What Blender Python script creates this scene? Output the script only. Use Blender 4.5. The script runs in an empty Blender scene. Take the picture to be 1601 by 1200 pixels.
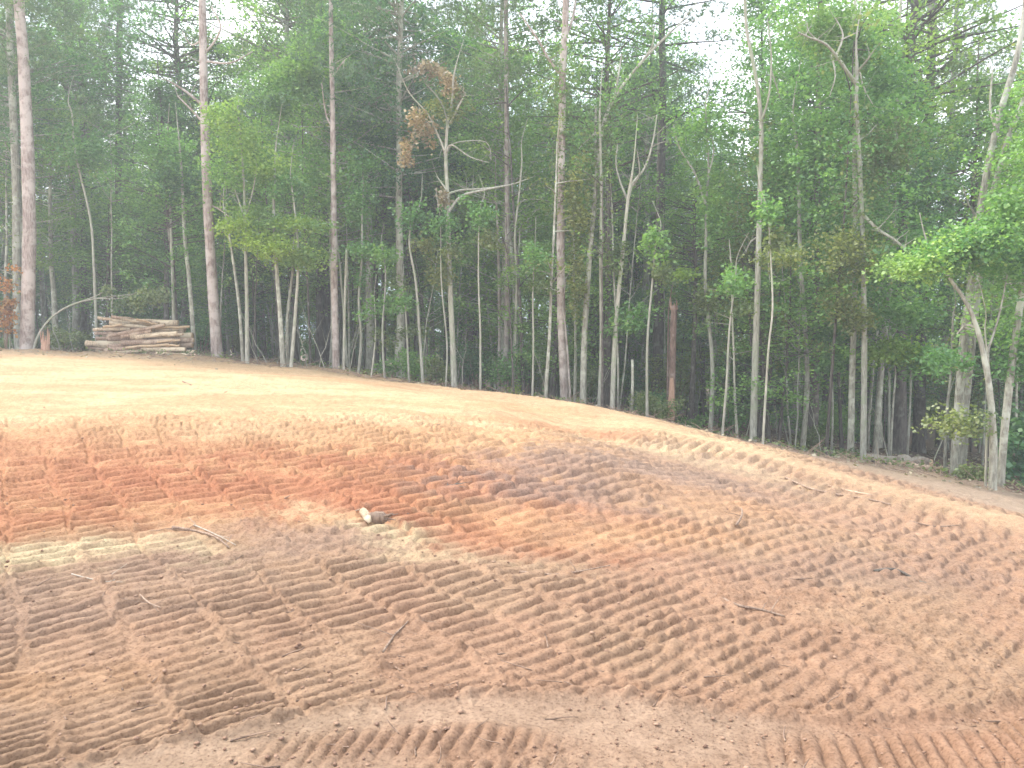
import bpy, math, random
import numpy as np
from mathutils import Vector

random.seed(7)
RNG = np.random.default_rng(7)
SC = bpy.context.scene
COL = SC.collection

# ------------------------------------------------------------------ camera, sky, sun, exposure
EYE = 1.6
FPX = 1210.0                                   # focal length in units of the 1601-wide photograph
PITCH = math.atan(75 / FPX)
cam_d = bpy.data.cameras.new('camera'); cam = bpy.data.objects.new('camera', cam_d); COL.objects.link(cam)
cam.location = (0, 0, EYE); cam.rotation_euler = (math.pi/2 - PITCH, 0, 0)
cam_d.sensor_width = 36; cam_d.lens = 36*FPX/1601; cam_d.clip_start = .05; cam_d.clip_end = 2500
SC.camera = cam

SUN_EL, SUN_AZ = math.radians(50), math.radians(-62)     # azimuth from +Y, negative to the left
w = bpy.data.worlds.new('World'); SC.world = w; w.use_nodes = True
nt = w.node_tree; nt.nodes.clear()
wo = nt.nodes.new('ShaderNodeOutputWorld'); bg = nt.nodes.new('ShaderNodeBackground')
sky = nt.nodes.new('ShaderNodeTexSky'); sky.sky_type = 'NISHITA'; sky.sun_disc = False
sky.sun_elevation = SUN_EL; sky.sun_rotation = SUN_AZ; sky.dust_density = 4.0; sky.air_density = 1.2; sky.altitude = 100
mixc = nt.nodes.new('ShaderNodeMix'); mixc.data_type = 'RGBA'; mixc.inputs['Factor'].default_value = .72
tcs = nt.nodes.new('ShaderNodeTexCoord'); nzs = nt.nodes.new('ShaderNodeTexNoise'); nzs.inputs['Scale'].default_value = 2.2; nzs.inputs['Detail'].default_value = 5
rps = nt.nodes.new('ShaderNodeValToRGB'); rps.color_ramp.elements[0].position = .38; rps.color_ramp.elements[1].position = .62
rps.color_ramp.elements[0].color = (8.0, 9.6, 11.8, 1); rps.color_ramp.elements[1].color = (15.5, 15.5, 15.6, 1)      # thin bright cloud
nt.links.new(tcs.outputs['Generated'], nzs.inputs['Vector']); nt.links.new(nzs.outputs[0], rps.inputs[0]); nt.links.new(rps.outputs[0], mixc.inputs['B'])
nt.links.new(sky.outputs[0], mixc.inputs['A']); nt.links.new(mixc.outputs['Result'], bg.inputs[0])
bg.inputs[1].default_value = .092; nt.links.new(bg.outputs[0], wo.inputs[0])

sd = bpy.data.lights.new('sun', 'SUN'); sun = bpy.data.objects.new('sun', sd); COL.objects.link(sun)
sd.energy = 2.5; sd.angle = math.radians(10); sd.color = (1, .95, .87)
sdir = Vector((math.sin(SUN_AZ)*math.cos(SUN_EL), math.cos(SUN_AZ)*math.cos(SUN_EL), math.sin(SUN_EL)))
sun.rotation_euler = sdir.to_track_quat('Z', 'Y').to_euler(); sun.location = (0, 0, 40)

SC.view_settings.view_transform = 'Standard'; SC.view_settings.look = 'None'
SC.view_settings.gamma = 1; SC.view_settings.use_curve_mapping = False; SC.view_settings.exposure = 1.43
SC.render.engine = 'CYCLES'
cy = SC.cycles
cy.use_denoising = True; cy.max_bounces = 6; cy.diffuse_bounces = 3; cy.glossy_bounces = 1
cy.transmission_bounces = 3; cy.volume_bounces = 0; cy.transparent_max_bounces = 4
cy.use_adaptive_sampling = True; cy.adaptive_threshold = .02; cy.caustics_reflective = False; cy.caustics_refractive = False

# ------------------------------------------------------------------ helpers
def W(px, py, d):
    """place of a thing seen in that direction at distance d ahead"""
    a = (px - 800.5)/FPX; b = (600 - py)/FPX
    yc = math.cos(PITCH) + b*math.sin(PITCH); zc = -math.sin(PITCH) + b*math.cos(PITCH)
    t = d/yc
    return (a*t, d, EYE + zc*t)

def tag(o, label=None, cat=None, group=None, kind=None):
    if label: o['label'] = label
    if cat: o['category'] = cat
    if group: o['group'] = group
    if kind: o['kind'] = kind
    return o

def empty(name, loc):
    o = bpy.data.objects.new(name, None); COL.objects.link(o); o.location = loc; o.empty_display_size = .2
    return o

def mesh_np(name, V, quads=None, tris=None, smooth=True):
    V = np.asarray(V, np.float32).reshape(-1, 3)
    q = np.asarray(quads if quads is not None and len(quads) else np.zeros((0, 4)), np.int32).reshape(-1, 4)
    t = np.asarray(tris if tris is not None and len(tris) else np.zeros((0, 3)), np.int32).reshape(-1, 3)
    me = bpy.data.meshes.new(name)
    me.vertices.add(len(V)); me.vertices.foreach_set('co', V.ravel())
    loops = np.concatenate([q.ravel(), t.ravel()])
    me.loops.add(len(loops)); me.loops.foreach_set('vertex_index', loops)
    n = len(q) + len(t); me.polygons.add(n)
    st = np.concatenate([np.arange(len(q))*4, len(q)*4 + np.arange(len(t))*3]).astype(np.int32)
    me.polygons.foreach_set('loop_start', st)
    if smooth: me.polygons.foreach_set('use_smooth', np.ones(n, bool))
    me.update(calc_edges=True)
    return me

def link(name, me, mat, parent=None, loc=(0, 0, 0)):
    o = bpy.data.objects.new(name, me); COL.objects.link(o)
    if mat is not None and not me.materials: me.materials.append(mat)
    o.location = loc
    if parent is not None: o.parent = parent
    return o

class MB:
    def __init__(s): s.V = []; s.Q = []; s.T = []; s.n = 0
    def add(s, V, Q=None, T=None):
        V = np.asarray(V, float).reshape(-1, 3)
        if Q is not None and len(Q): s.Q.append(np.asarray(Q, int).reshape(-1, 4) + s.n)
        if T is not None and len(T): s.T.append(np.asarray(T, int).reshape(-1, 3) + s.n)
        s.V.append(V); s.n += len(V)
    def tube(s, P, R, sides=6, cap=False, lump=0.0, rng=RNG):
        P = np.asarray(P, float); n = len(P); R = np.asarray(R, float)
        T = np.gradient(P, axis=0); T /= np.linalg.norm(T, axis=1)[:, None] + 1e-9
        ref = np.array([0, 1., 0]) if abs(T[0][1]) < .8 else np.array([1., 0, 0])
        A = np.cross(T, ref); A /= np.linalg.norm(A, axis=1)[:, None] + 1e-9
        B = np.cross(T, A)
        th = np.arange(sides)*2*math.pi/sides
        rr = R[:, None]*(1 + (rng.normal(0, lump, (n, sides)) if lump else 0))
        V = P[:, None, :] + rr[:, :, None]*(np.cos(th)[None, :, None]*A[:, None, :] + np.sin(th)[None, :, None]*B[:, None, :])
        i = np.arange(n-1)[:, None]*sides; j = np.arange(sides)[None, :]; j2 = (j+1) % sides
        Q = np.stack([i+j, i+j2, i+sides+j2, i+sides+j], -1).reshape(-1, 4)
        V = V.reshape(-1, 3)
        Tt = []
        if cap:
            V = np.vstack([V, P[0], P[-1]]); c0, c1 = n*sides, n*sides+1; o = (n-1)*sides
            for k in range(sides):
                Tt.append((c0, (k+1) % sides, k)); Tt.append((c1, o+k, o+(k+1) % sides))
        s.add(V, Q, Tt)
    def mesh(s, name, smooth=True):
        V = np.vstack(s.V) if s.V else np.zeros((0, 3))
        return mesh_np(name, V, np.vstack(s.Q) if s.Q else None, np.vstack(s.T) if s.T else None, smooth)
    def build(s, name, mat, parent=None, loc=(0, 0, 0)):
        return link(name, s.mesh(name), mat, parent, loc)

_h = {}
def vnoise(x, y, seed=0):
    """smooth value noise, 0..1"""
    if seed not in _h: _h[seed] = np.random.default_rng(1000+seed).random((256, 256))
    t = _h[seed]
    xi = np.floor(x).astype(int); yi = np.floor(y).astype(int); fx = x-xi; fy = y-yi
    fx = fx*fx*(3-2*fx); fy = fy*fy*(3-2*fy)
    a = t[xi & 255, yi & 255]; b = t[(xi+1) & 255, yi & 255]; c = t[xi & 255, (yi+1) & 255]; d = t[(xi+1) & 255, (yi+1) & 255]
    return (a*(1-fx)+b*fx)*(1-fy)+(c*(1-fx)+d*fx)*fy
def fbm(x, y, seed=0, o=4, g=.5):
    s = 0; a = 1; tot = 0
    for k in range(o):
        s = s + a*vnoise(x*2**k + 17.3*k, y*2**k - 9.1*k, seed+k); tot += a; a *= g
    return s/tot
def sstep(a, b, x):
    t = np.clip((x-a)/(b-a), 0, 1); return t*t*(3-2*t)

# ------------------------------------------------------------------ terrain
RIDGE = [(-.5, 18.5), (1.4, 16.6), (2.57, 15.0), (2.95, 12.9), (3.7, 11.7), (4.31, 10.34), (4.75, 8.9), (5.34, 8.2)]
CP = [(-3, 2, 0), (0, 2, 0), (3, 2, -.06), (0, -6, 0), (-9, -6, 0), (9, -6, -.4), (-5, 6, .12), (-2, 6, .08), (1, 6, .0), (3, 6, -.12), (5.5, 6, -.42),
      (-8, 10, .46), (-4, 10, .42), (0, 10, .22), (3, 10, -.12), (6, 10, -.66), (9, 10, -1.25), (-12, 18, .78), (-6, 18, .66), (-2, 18, .38), (1.3, 18, -.02), (4, 18, -.58),
      (-8, 35, .3), (-24, 35, .9), (0, 40, -1.6), (-20, 50, .0), (-40, 50, .2), (15, 45, -3.8), (40, 50, -5.5), (0, 75, -3), (35, 80, -5.5), (-45, 80, -1), (-30, 15, 1.0), (25, 12, -2.6)]
CP += [W(*p) for p in [(42, 549, 26), (338, 563, 26), (523, 581, 25), (710, 612, 23.5), (880, 634, 22), (960, 647, 21.5), (1110, 684, 21), (1180, 696, 20), (1350, 724, 18.5),
                       (1500, 743, 17), (1553, 770, 15), (1100, 655, 30), (1300, 688, 30), (1500, 718, 26)]]
CP = np.array(CP, float)
def _tps(A, B):
    r2 = ((A[:, None, :]-B[None, :, :])**2).sum(-1); return .5*r2*np.log(r2+1e-9)
_n = len(CP); _K = _tps(CP[:, :2], CP[:, :2]) + np.eye(_n)*.6
_P = np.hstack([np.ones((_n, 1)), CP[:, :2]]); _M = np.block([[_K, _P], [_P.T, np.zeros((3, 3))]])
_S = np.linalg.solve(_M, np.concatenate([CP[:, 2], np.zeros(3)]))
def base_h(x, y):
    x = np.atleast_1d(np.asarray(x, float)); y = np.atleast_1d(np.asarray(y, float))
    sh = x.shape; X = x.ravel(); Y = y.ravel(); out = np.empty(X.size)
    xc = np.clip(X, -50, 50); yc = np.clip(Y, -12, 85)
    for s in range(0, X.size, 60000):
        p = np.stack([xc[s:s+60000], yc[s:s+60000]], 1)
        out[s:s+60000] = _tps(p, CP[:, :2]) @ _S[:_n] + _S[_n] + p @ _S[_n+1:]
    out = np.clip(out, -7, 2.2)
    out += (fbm(X*.35, Y*.35, 40, 3)-.5)*.14
    m = (Y > 5) & (Y < 21) & (X > -4) & (X < 12)
    if m.any():
        xm, ym = X[m], Y[m]; best = np.full(xm.shape, 1e9); sgn = np.zeros(xm.shape)
        for (ax, ay), (bx, by) in zip(RIDGE[:-1], RIDGE[1:]):
            L2 = (bx-ax)**2+(by-ay)**2; t = np.clip(((xm-ax)*(bx-ax)+(ym-ay)*(by-ay))/L2, 0, 1); dx = xm-ax-t*(bx-ax); dy = ym-ay-t*(by-ay)
            d_ = np.hypot(dx, dy); side = np.sign(dx*(by-ay)-dy*(bx-ax)); q = d_ < best; best[q] = d_[q]; sgn[q] = side[q]
        sdv = best*sgn; fade = sstep(5.5, 8.5, ym)*sstep(20, 15, ym)
        left = np.exp(-(np.minimum(sdv, 0)/1.8)**2); rgt = np.exp(-(np.maximum(sdv, 0)/.75)**2)
        out[m] += fade*(.09*np.where(sdv < 0, left, rgt) - .13*np.exp(-((sdv-1.8)/1.0)**2))
    return out.reshape(sh)
def gz(x, y): return float(base_h(x, y)[0])

EX = np.array([-60, -11.5, -8, -4.9, -3.6, -1.2, 1.4, 3.0, 5.2, 6.4, 8.6, 10.4, 11.5, 60])
EY = np.array([27, 25.0, 25.3, 24.3, 23.3, 21.8, 20.2, 19.2, 18.6, 17.6, 16.4, 14.2, 13.2, 8])
def edge_y(x): return np.interp(x, EX, EY)      # where the cleared dirt ends and the forest floor begins

def ridge_d(x, y):
    rd = np.full(np.shape(x), 9.0)
    for (ax, ay), (bx, by) in zip(RIDGE[:-1], RIDGE[1:]):
        t = np.clip(((x-ax)*(bx-ax)+(y-ay)*(by-ay))/((bx-ax)**2+(by-ay)**2), 0, 1); rd = np.minimum(rd, np.hypot(x-ax-t*(bx-ax), y-ay-t*(by-ay)))
    return sstep(.6, .15, rd)
TRACK_Y = lambda x: np.interp(x, [-9, -3, -2, -1.4, -1, -.6, -.2, .2, .6, 1, 1.5, 1.9, 2.4, 3.5, 9], [.6, 2.0, 2.50, 2.84, 3.04, 3.18, 3.28, 3.33, 3.32, 3.26, 3.24, 3.32, 3.50, 3.85, 5.4])      # edge of the cross tracks near the camera
def detail_h(x, y):
    n1 = fbm(x*.5, y*.5, 3, 3); n2 = fbm(x*.9+5, y*.9, 8, 3)
    xw = x + .22*(n1-.5) + .04*(fbm(x*5, y*5, 21, 2)-.5); yw = y + .22*(n2-.5) + .04*(fbm(x*5+9, y*5, 24, 2)-.5)
    ang = math.radians(40) + .012*(x)                          # track direction drifts slightly
    ct, st = np.cos(ang), np.sin(ang)
    v = ct*xw + st*yw; u = -st*xw + ct*yw
    w_ = .44
    k = np.floor(v/w_); fv = v/w_-k
    kk = (k.astype(int)*7919) & 255
    ph = _ph[kk]; lane_gain = .75+.35*_ph2[kk]
    vc = (k+.5)*w_
    ya = np.clip(math.cos(math.radians(40))*u + math.sin(math.radians(40))*vc, 1, 60)
    pg = .029; p0 = .080; ylim = 7.6
    pit = lambda q: p0 + pg*np.clip(q-3, -.4, ylim-3)
    phi = (np.log(pit(ya)) + (np.minimum(ya, 2.6)-2.6)*pg/pit(2.6) + np.maximum(ya-ylim, 0)*pg/pit(ylim))/(pg*.766) + ph*3
    phi = phi + .22*(fbm(x*2.4, y*2.4, 11, 2)-.5) + .10*(fbm(x*9, y*9, 12, 2)-.5)
    ip = np.floor(phi).astype(int); f = phi-ip; r1 = _ph[(kk*13+ip*57) & 255]; r2 = _ph2[(kk*29+ip*91) & 255]; r3 = _ph[(kk*7+ip*151+40) & 255]
    duty = .62+.16*r3; tf = np.clip(f/duty, 0, 1)**.72
    bar = np.sin(math.pi*tf)**.55*(.72+.36*r1)*(.74+.42*fbm(v*7+ip*3.7, ip*5.3+kk, 17, 2))
    e0 = -.01+.09*r2*r2+.10*(fbm(u*1.5, kk*3.3, 173, 2)-.45); e1 = 1.01-.09*r1*r1-.10*(fbm(u*1.5, kk*5.1+9, 174, 2)-.45)
    em = sstep(e0, e0+.06, fv)*sstep(e1, e1-.06, fv)
    edge = sstep(.12, .02, np.minimum(fv, 1-fv))
    right = sstep(-.6, 1.8, x - .12*(y-4))*sstep(13, 8.5, y)
    vl = v/(.075+.012*np.clip(y-3, 0, 5)) + .5*(ip % 2) + 1.0*(fbm(x*2.5, y*2.5, 14, 2)-.5); il = np.floor(vl).astype(int)
    lump = .92*np.sin(math.pi*np.clip((vl-il)/.86, 0, 1))**.36*(.55+.5*_ph[(il*17+ip*71) & 255])
    bar = bar*(1-right*.92) + right*.84*bar*lump
    em = em*(1-right) + right*(.65+.35*em)
    wear = np.clip(-.1+2.2*fbm(x*1.1, y*1.1, 31, 3), .62, 1.1)
    clod = fbm(x*16, y*16, 51, 3); clod2 = fbm(x*38, y*38, 57, 2)
    rough = sstep(.60, .72, fbm(x*1.3, y*1.3, 61, 3)); crumb = np.abs(fbm(x*22, y*22, 151, 3)-.5)*2; crumb2 = np.abs(fbm(x*11, y*11, 155, 3)-.5)*2
    amp = .034+.0085*np.clip(y-3, 0, 6.5)
    h1 = amp*bar*em*lane_gain*wear*(1-.6*rough)
    h1 += edge*(1-right)*(.012+.032*np.maximum(clod-.42, 0)*3*(.4+crumb))*sstep(.3, .6, fbm(x*2.2, y*2.2, 161, 2))
    h1 += (rough+.25*(1-bar))*(.06*np.maximum(clod-.42, 0)+.022*crumb2) + .009*(clod2-.5) + .012*(clod-.5) + .008*crumb*(.4+rough)
    h1 += .014*(fbm(v*1.6, u*.35, 165, 2)-.5)
    # cross tracks at the near edge
    ty = TRACK_Y(x); s = ty - y + .05*(fbm(x*2, y*2, 71, 2)-.5)
    c2 = x*1.0 + .25*s
    lane2 = np.floor(np.maximum(s-.14, 0)/.36).astype(int); f2 = np.maximum(s-.14, 0)/.36-lane2
    bar2 = np.abs(np.sin(math.pi*(c2/.070 + _ph[(lane2*31) & 255]*2 + .6*(fbm(x*3, y*3, 75, 2)-.5))))**.8
    em2 = sstep(0, .12, f2)*sstep(1, .74, f2)
    smooth2 = sstep(.26, .56, fbm(x*1.2+3, y*2.4, 81, 2) + .35*np.exp(-((x-.45)/.6)**2 - ((y-3.05)/.22)**2) + .25*np.exp(-((s-.12)/.12)**2) - .30*sstep(.9, 1.8, x) - .16*sstep(-.3, -.7, x)*sstep(-1.3, -.9, x))
    h2 = .030*bar2*em2*(1-smooth2) + .012*(clod-.5)*(1-.6*smooth2) + .008*(clod2-.5) + .010*crumb*(1-smooth2) - .012 + .02*smooth2
    h2 += (1-em2)*.012*np.maximum(clod-.4, 0)*2
    m2 = sstep(0, .10, s)
    berm = np.exp(-((s-.02)/.05)**2)*.022*(.3+1.4*clod)
    h = h1*(1-m2) + h2*m2 + berm
    # the smoother crest and the path on the right
    top = sstep(-.5, .9, y - (11.7 + .22*x + .5*np.maximum(x, 0)) + .8*(fbm(x*.9, y*.9, 167, 2)-.5))*sstep(4.5, 1.5, x-.12*(y-10))
    path = sstep(-1.0, .4, x*.62 - 4.6 + (y-12)*.30)*sstep(8, 9.6, y)
    sm = np.clip(top*.88 + path*.9 + .75*ridge_d(x, y), 0, .93)
    streak = fbm(v*2.2, u*.5, 91, 3)
    h = h*(1-sm) + sm*(.030*streak + .022*fbm(x*1.2, y*9, 169, 3) + .020*clod + .014*crumb2)
    h *= sstep(2.2, -.6, y-edge_y(x))*.97 + .03
    ff = sstep(-.4, 1.2, y-edge_y(x))
    h += ff*(.10*(fbm(x*1.5, y*1.5, 95, 4)-.5) + .03*clod)
    h += np.exp(-((y-edge_y(x)-.3)/.45)**2)*.17*fbm(x*2, y*2, 97, 3)**1.5
    far = sstep(70, 40, np.hypot(x, y))
    return h*far, sm, ff, m2, smooth2, clod, top, path
_ph = np.random.default_rng(5).random(256); _ph2 = np.random.default_rng(6).random(256)

def s2l(c): return tuple(((v/255+.055)/1.055)**2.4 if v/255 > .04045 else v/255/12.92 for v in c)
# soil patches: centre x, y, radius x, radius y, colour, weight
def build_ground():
    NR = 690
    yy = np.concatenate([np.linspace(-60, 1.2, 24), np.linspace(1.4, 2.25, 16), 1/np.linspace(1/2.28, 1/31, NR), 31.3*np.exp(np.linspace(.02, 3.1, 60))])
    sd_ = np.linspace(-1, 1, 880)
    out = np.array([.03, .08, .16, .3, .5, .8, 1.2, 2, 3, 4.5, 7, 10, 15, 22, 32, 48, 70, 100, 150, 220, 300, 420])
    Y = np.repeat(yy[:, None], len(sd_)+2*len(out), 1)
    wd = .80*np.clip(yy, 2.2, 60)+.35
    X = np.hstack([-(wd[:, None]+out[None, ::-1]), sd_[None, :]*wd[:, None], wd[:, None]+out[None, :]])
    nr, nc = X.shape
    H = base_h(X, Y); D, sm, ff, m2, sm2, clod, top, path = detail_h(X, Y)
    Z = H+D
    V = np.stack([X, Y, Z], -1).reshape(-1, 3)
    i = np.arange(nr-1)[:, None]*nc; j = np.arange(nc-1)[None, :]
    Q = np.stack([i+j, i+j+1, i+nc+j+1, i+nc+j], -1).reshape(-1, 4)
    me = mesh_np('ground', V, Q)
    # colour of the soils
    nz = fbm(X*.8, Y*.8, 101, 4); nf = fbm(X*4, Y*4, 111, 3); nq = fbm(X*13, Y*13, 116, 3)
    Xn = X + 1.2*(fbm(X*.7, Y*.7, 121, 3)-.5) + .25*(fbm(X*5, Y*5, 128, 2)-.5); Yn = Y + 1.2*(fbm(X*.7+7, Y*.7, 125, 3)-.5) + .25*(fbm(X*5+4, Y*5, 129, 2)-.5)
    C = np.empty(X.shape+(3,)); C[:] = SOIL['tan']
    def lay(c, m):
        nonlocal C
        m = np.clip(m, 0, 1)[..., None]; C = C*(1-m) + np.array(SOIL[c])*m
    def blob(cx, cy, rx, ry, rot=0.0, soft=.55):
        ca, sa = math.cos(rot), math.sin(rot); dx = Xn-cx; dy = Yn-cy
        r = np.sqrt(((dx*ca+dy*sa)/rx)**2 + ((-dx*sa+dy*ca)/ry)**2) + .9*(nf-.5) + .5*(nq-.5)
        return sstep(1.25, .25, r)
    lay('pink', sstep(.45, .62, nz)*.6)
    lay('orange', sstep(5.2, 7.0, Yn - .2*Xn)*sstep(2.2, -.8, Xn-.1*Y))
    lay('pale', np.clip(sstep(.40, .62, fbm(X*.6, Y*1.6, 141, 3))*.5+.35, 0, 1)*sstep(8.6, 12, Yn-.2*Xn)*sstep(5, 2, Xn-.1*Y))
    lay('pale', sstep(15, 24, Yn)*sstep(7, 3, Xn)*.55)
    for b in RED: lay('red', blob(*b[:5])*b[5]*np.clip(.75+1.2*(nz-.4), 0, 1.1))
    for b in MAUVE: lay('mauve', blob(*b[:5])*b[5])
    for b in CREAM: lay('cream', blob(*b[:5])*b[5]*sstep(.25, .6, .5*nf+.5*nq))
    for b in GOLD: lay('orange', blob(*b[:5])*b[5])
    lay('tan', sstep(1.2, 3.4, Xn-.16*Y)*.5*sstep(6, 9, Y)); lay('path', path*.9)
    rd = np.full(X.shape, 9.0)
    for (ax, ay), (bx, by) in zip(RIDGE[:-1], RIDGE[1:]):
        t = np.clip(((X-ax)*(bx-ax)+(Y-ay)*(by-ay))/((bx-ax)**2+(by-ay)**2), 0, 1); rd = np.minimum(rd, np.hypot(X-ax-t*(bx-ax), Y-ay-t*(by-ay)))
    lay('pale', sstep(.8, .1, rd+.7*(nf-.5))*.42)
    lay('litter', path*sstep(.52, .66, nf)*.35)
    lay('wet', m2*(1-sm2)*.35*sstep(.3, .7, nf)); lay('red', m2*sstep(.5, 3, X)*.28)
    lay('path', m2*sm2*.45)
    lay('litter', ff*.92); lay('soil_dark', ff*sstep(.5, .62, nf)*.5)
    eb = np.exp(-((Y-edge_y(X)+.5)/.8)**2); lay('path', eb*.55*sstep(.35, .6, nf))
    C = C*(1+.30*(nf-.5)[..., None])*(1+.16*(nz-.5)[..., None])
    ca = me.color_attributes.new('soil', 'FLOAT_COLOR', 'POINT')
    ca.data.foreach_set('color', np.concatenate([C, np.ones(C.shape[:2]+(1,))], -1).astype(np.float32).ravel())
    o = link('ground', me, M['ground']); tag(o, 'reddish tracked dirt clearing rising to a crest and falling into the forest', None, None, 'structure')
    return o
SOIL = {'tan': (.340, .222, .146), 'pink': (.325, .195, .130), 'orange': (.42, .245, .132), 'pale': (.52, .37, .225), 'red': (.355, .155, .088),
        'mauve': (.265, .188, .148), 'cream': (.50, .405, .255), 'path': (.345, .262, .195), 'wet': (.27, .175, .122), 'litter': (.150, .100, .073), 'soil_dark': (.08, .052, .038)}
RED = [(-4.6, 8.5, 3.0, 1.0, -.05, .5), (-2.6, 7.0, 2.6, .9, -.3, .7), (.3, 7.0, 1.3, .6, -.45, .7), (1.9, 13.0, .8, 1.2, 0, .5), (-5.0, 7.2, 4.2, 1.5, -.1, .8), (-1.0, 7.3, 2.2, 1.3, -.35, .85), (-.4, 6.2, 1.6, .7, -.5, .75), (-4.2, 6.0, 1.6, .5, 0, .7), (.6, 8.2, 1.5, .8, -.4, .5), (.5, 12.5, 1.5, 1.4, 0, .35)]
MAUVE = [(.7, 8.3, 1.7, 2.2, -.5, .75), (1.9, 9.5, 1.8, 3, -.4, .6), (-1.6, 5.5, .8, .4, -.2, .55), (-2.6, 4.5, 1.2, .7, 0, .4), (2.6, 5.3, 1.6, .5, .1, .4), (3.4, 7, 1.5, 1.0, 0, .35)]
CREAM = [(-3.4, 5.12, 1.3, .26, .03, .95), (-2.2, 4.95, .5, .18, -.3, .55), (-1.15, 5.75, .75, .38, -.35, .8), (-1.9, 6.3, .5, .4, 0, .5), (-.6, 5.3, .9, .2, -.1, .35), (2.9, 10.5, .7, 2.4, .45, .35)]
GOLD = [(.6, 6.2, 1.5, .55, -.15, .5), (2.0, 7.6, 1.8, .7, -.6, .45), (-2.2, 3.3, .8, .25, .2, .4), (-.2, 6.6, .8, .4, 0, .3)]

# ------------------------------------------------------------------ materials
M = {}
def mat(name):
    m = bpy.data.materials.new(name); m.use_nodes = True; n = m.node_tree; n.nodes.clear()
    o = n.nodes.new('ShaderNodeOutputMaterial'); M[name] = m
    return m, n, o
def N(n, t, **k):
    x = n.nodes.new(t)
    for a, b in k.items(): setattr(x, a, b)
    return x
def noise(n, vec, scale, detail=3, rough=.55):
    x = N(n, 'ShaderNodeTexNoise'); x.inputs['Scale'].default_value = scale; x.inputs['Detail'].default_value = detail; x.inputs['Roughness'].default_value = rough
    n.links.new(vec, x.inputs['Vector']); return x
def ramp(n, fac, stops):
    r = N(n, 'ShaderNodeValToRGB'); e = r.color_ramp.elements
    while len(e) < len(stops): e.new(.5)
    for q, (p, c) in zip(e, stops): q.position = p; q.color = (*c, 1) if len(c) == 3 else c
    n.links.new(fac, r.inputs[0]); return r
def mixn(n, mode, fac, a, b):
    x = N(n, 'ShaderNodeMix', data_type='RGBA', blend_type=mode)
    if isinstance(fac, (int, float)): x.inputs['Factor'].default_value = fac
    else: n.links.new(fac, x.inputs['Factor'])
    for s, v in (('A', a), ('B', b)):
        if isinstance(v, tuple): x.inputs[s].default_value = (*v, 1)
        else: n.links.new(v, x.inputs[s])
    return x.outputs['Result']

def mat_ground():
    m, n, o = mat('ground')
    at = N(n, 'ShaderNodeAttribute', attribute_name='soil'); g = N(n, 'ShaderNodeNewGeometry')
    n1 = noise(n, g.outputs['Position'], 9, 5, .65); n2 = noise(n, g.outputs['Position'], 60, 4, .7)
    r1 = ramp(n, n1.outputs[0], [(.3, (.80, .77, .75)), (.7, (1.16, 1.16, 1.15))])
    r2 = ramp(n, n2.outputs[0], [(.32, (.62, .58, .56)), (.48, (1, 1, 1)), (.72, (1.25, 1.25, 1.22))])
    c = mixn(n, 'MULTIPLY', 1, at.outputs['Color'], r1.outputs[0]); c = mixn(n, 'MULTIPLY', 1, c, r2.outputs[0])
    b = N(n, 'ShaderNodeBsdfPrincipled'); b.inputs['Roughness'].default_value = .95; b.inputs['Specular IOR Level'].default_value = .12
    n.links.new(c, b.inputs['Base Color'])
    bp = N(n, 'ShaderNodeBump'); bp.inputs['Strength'].default_value = 1.0; bp.inputs['Distance'].default_value = .022
    n3 = noise(n, g.outputs['Position'], 42, 8, .78); n.links.new(n3.outputs[0], bp.inputs['Height']); n.links.new(bp.outputs[0], b.inputs['Normal'])
    n.links.new(b.outputs[0], o.inputs[0])
mat_ground()

def mat_bark(name, c0, c1, c2=None, patch=.62, vs=6):
    m, n, o = mat(name); tc = N(n, 'ShaderNodeTexCoord'); mp = N(n, 'ShaderNodeMapping'); mp.inputs['Scale'].default_value = (vs, vs, vs*.22)
    n.links.new(tc.outputs['Object'], mp.inputs[0])
    a = noise(n, mp.outputs[0], 3.2, 5, .65)
    r = ramp(n, a.outputs[0], [(.34, c0), (.62, c1)])
    c = r.outputs[0]
    if c2:
        p = noise(n, tc.outputs['Object'], 2.3, 4, .6); pr = ramp(n, p.outputs[0], [(patch-.06, (0, 0, 0)), (patch+.05, (1, 1, 1))])
        c = mixn(n, 'MIX', pr.outputs[0], c, c2)
    oi = N(n, 'ShaderNodeObjectInfo'); rr = ramp(n, oi.outputs['Random'], [(0, (.78, .78, .78)), (1, (1.15, 1.12, 1.1))])
    c = mixn(n, 'MULTIPLY', 1, c, rr.outputs[0])
    b = N(n, 'ShaderNodeBsdfPrincipled'); b.inputs['Roughness'].default_value = .92; b.inputs['Specular IOR Level'].default_value = .15
    n.links.new(c, b.inputs['Base Color'])
    bp = N(n, 'ShaderNodeBump'); bp.inputs['Strength'].default_value = .8; bp.inputs['Distance'].default_value = .03
    n.links.new(a.outputs[0], bp.inputs['Height']); n.links.new(bp.outputs[0], b.inputs['Normal']); n.links.new(b.outputs[0], o.inputs[0])
mat_bark('pine_bark', (.17, .135, .115), (.40, .345, .305), (.47, .43, .39), .54)
mat_bark('pink_bark', (.20, .155, .135), (.46, .385, .345), (.54, .48, .44), .52)
mat_bark('grey_bark', (0.198, 0.189, 0.153), (0.423, 0.414, 0.342), (0.522, 0.540, 0.450), .56)
mat_bark('pale_bark', (0.262, 0.254, 0.205), (0.492, 0.484, 0.410), (0.344, 0.377, 0.271), .56)
mat_bark('dark_bark', (.06, .05, .045), (.17, .15, .13), (.24, .24, .20), .6)
mat_bark('snag_bark', (.14, .095, .08), (.33, .23, .19), (.42, .33, .28), .60)
mat_bark('log_bark', (.26, .19, .13), (.60, .47, .33), (.70, .58, .42), .50, 9)
mat_bark('log_brown', (.20, .135, .10), (.48, .34, .25), (.58, .45, .34), .56, 9)
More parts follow.
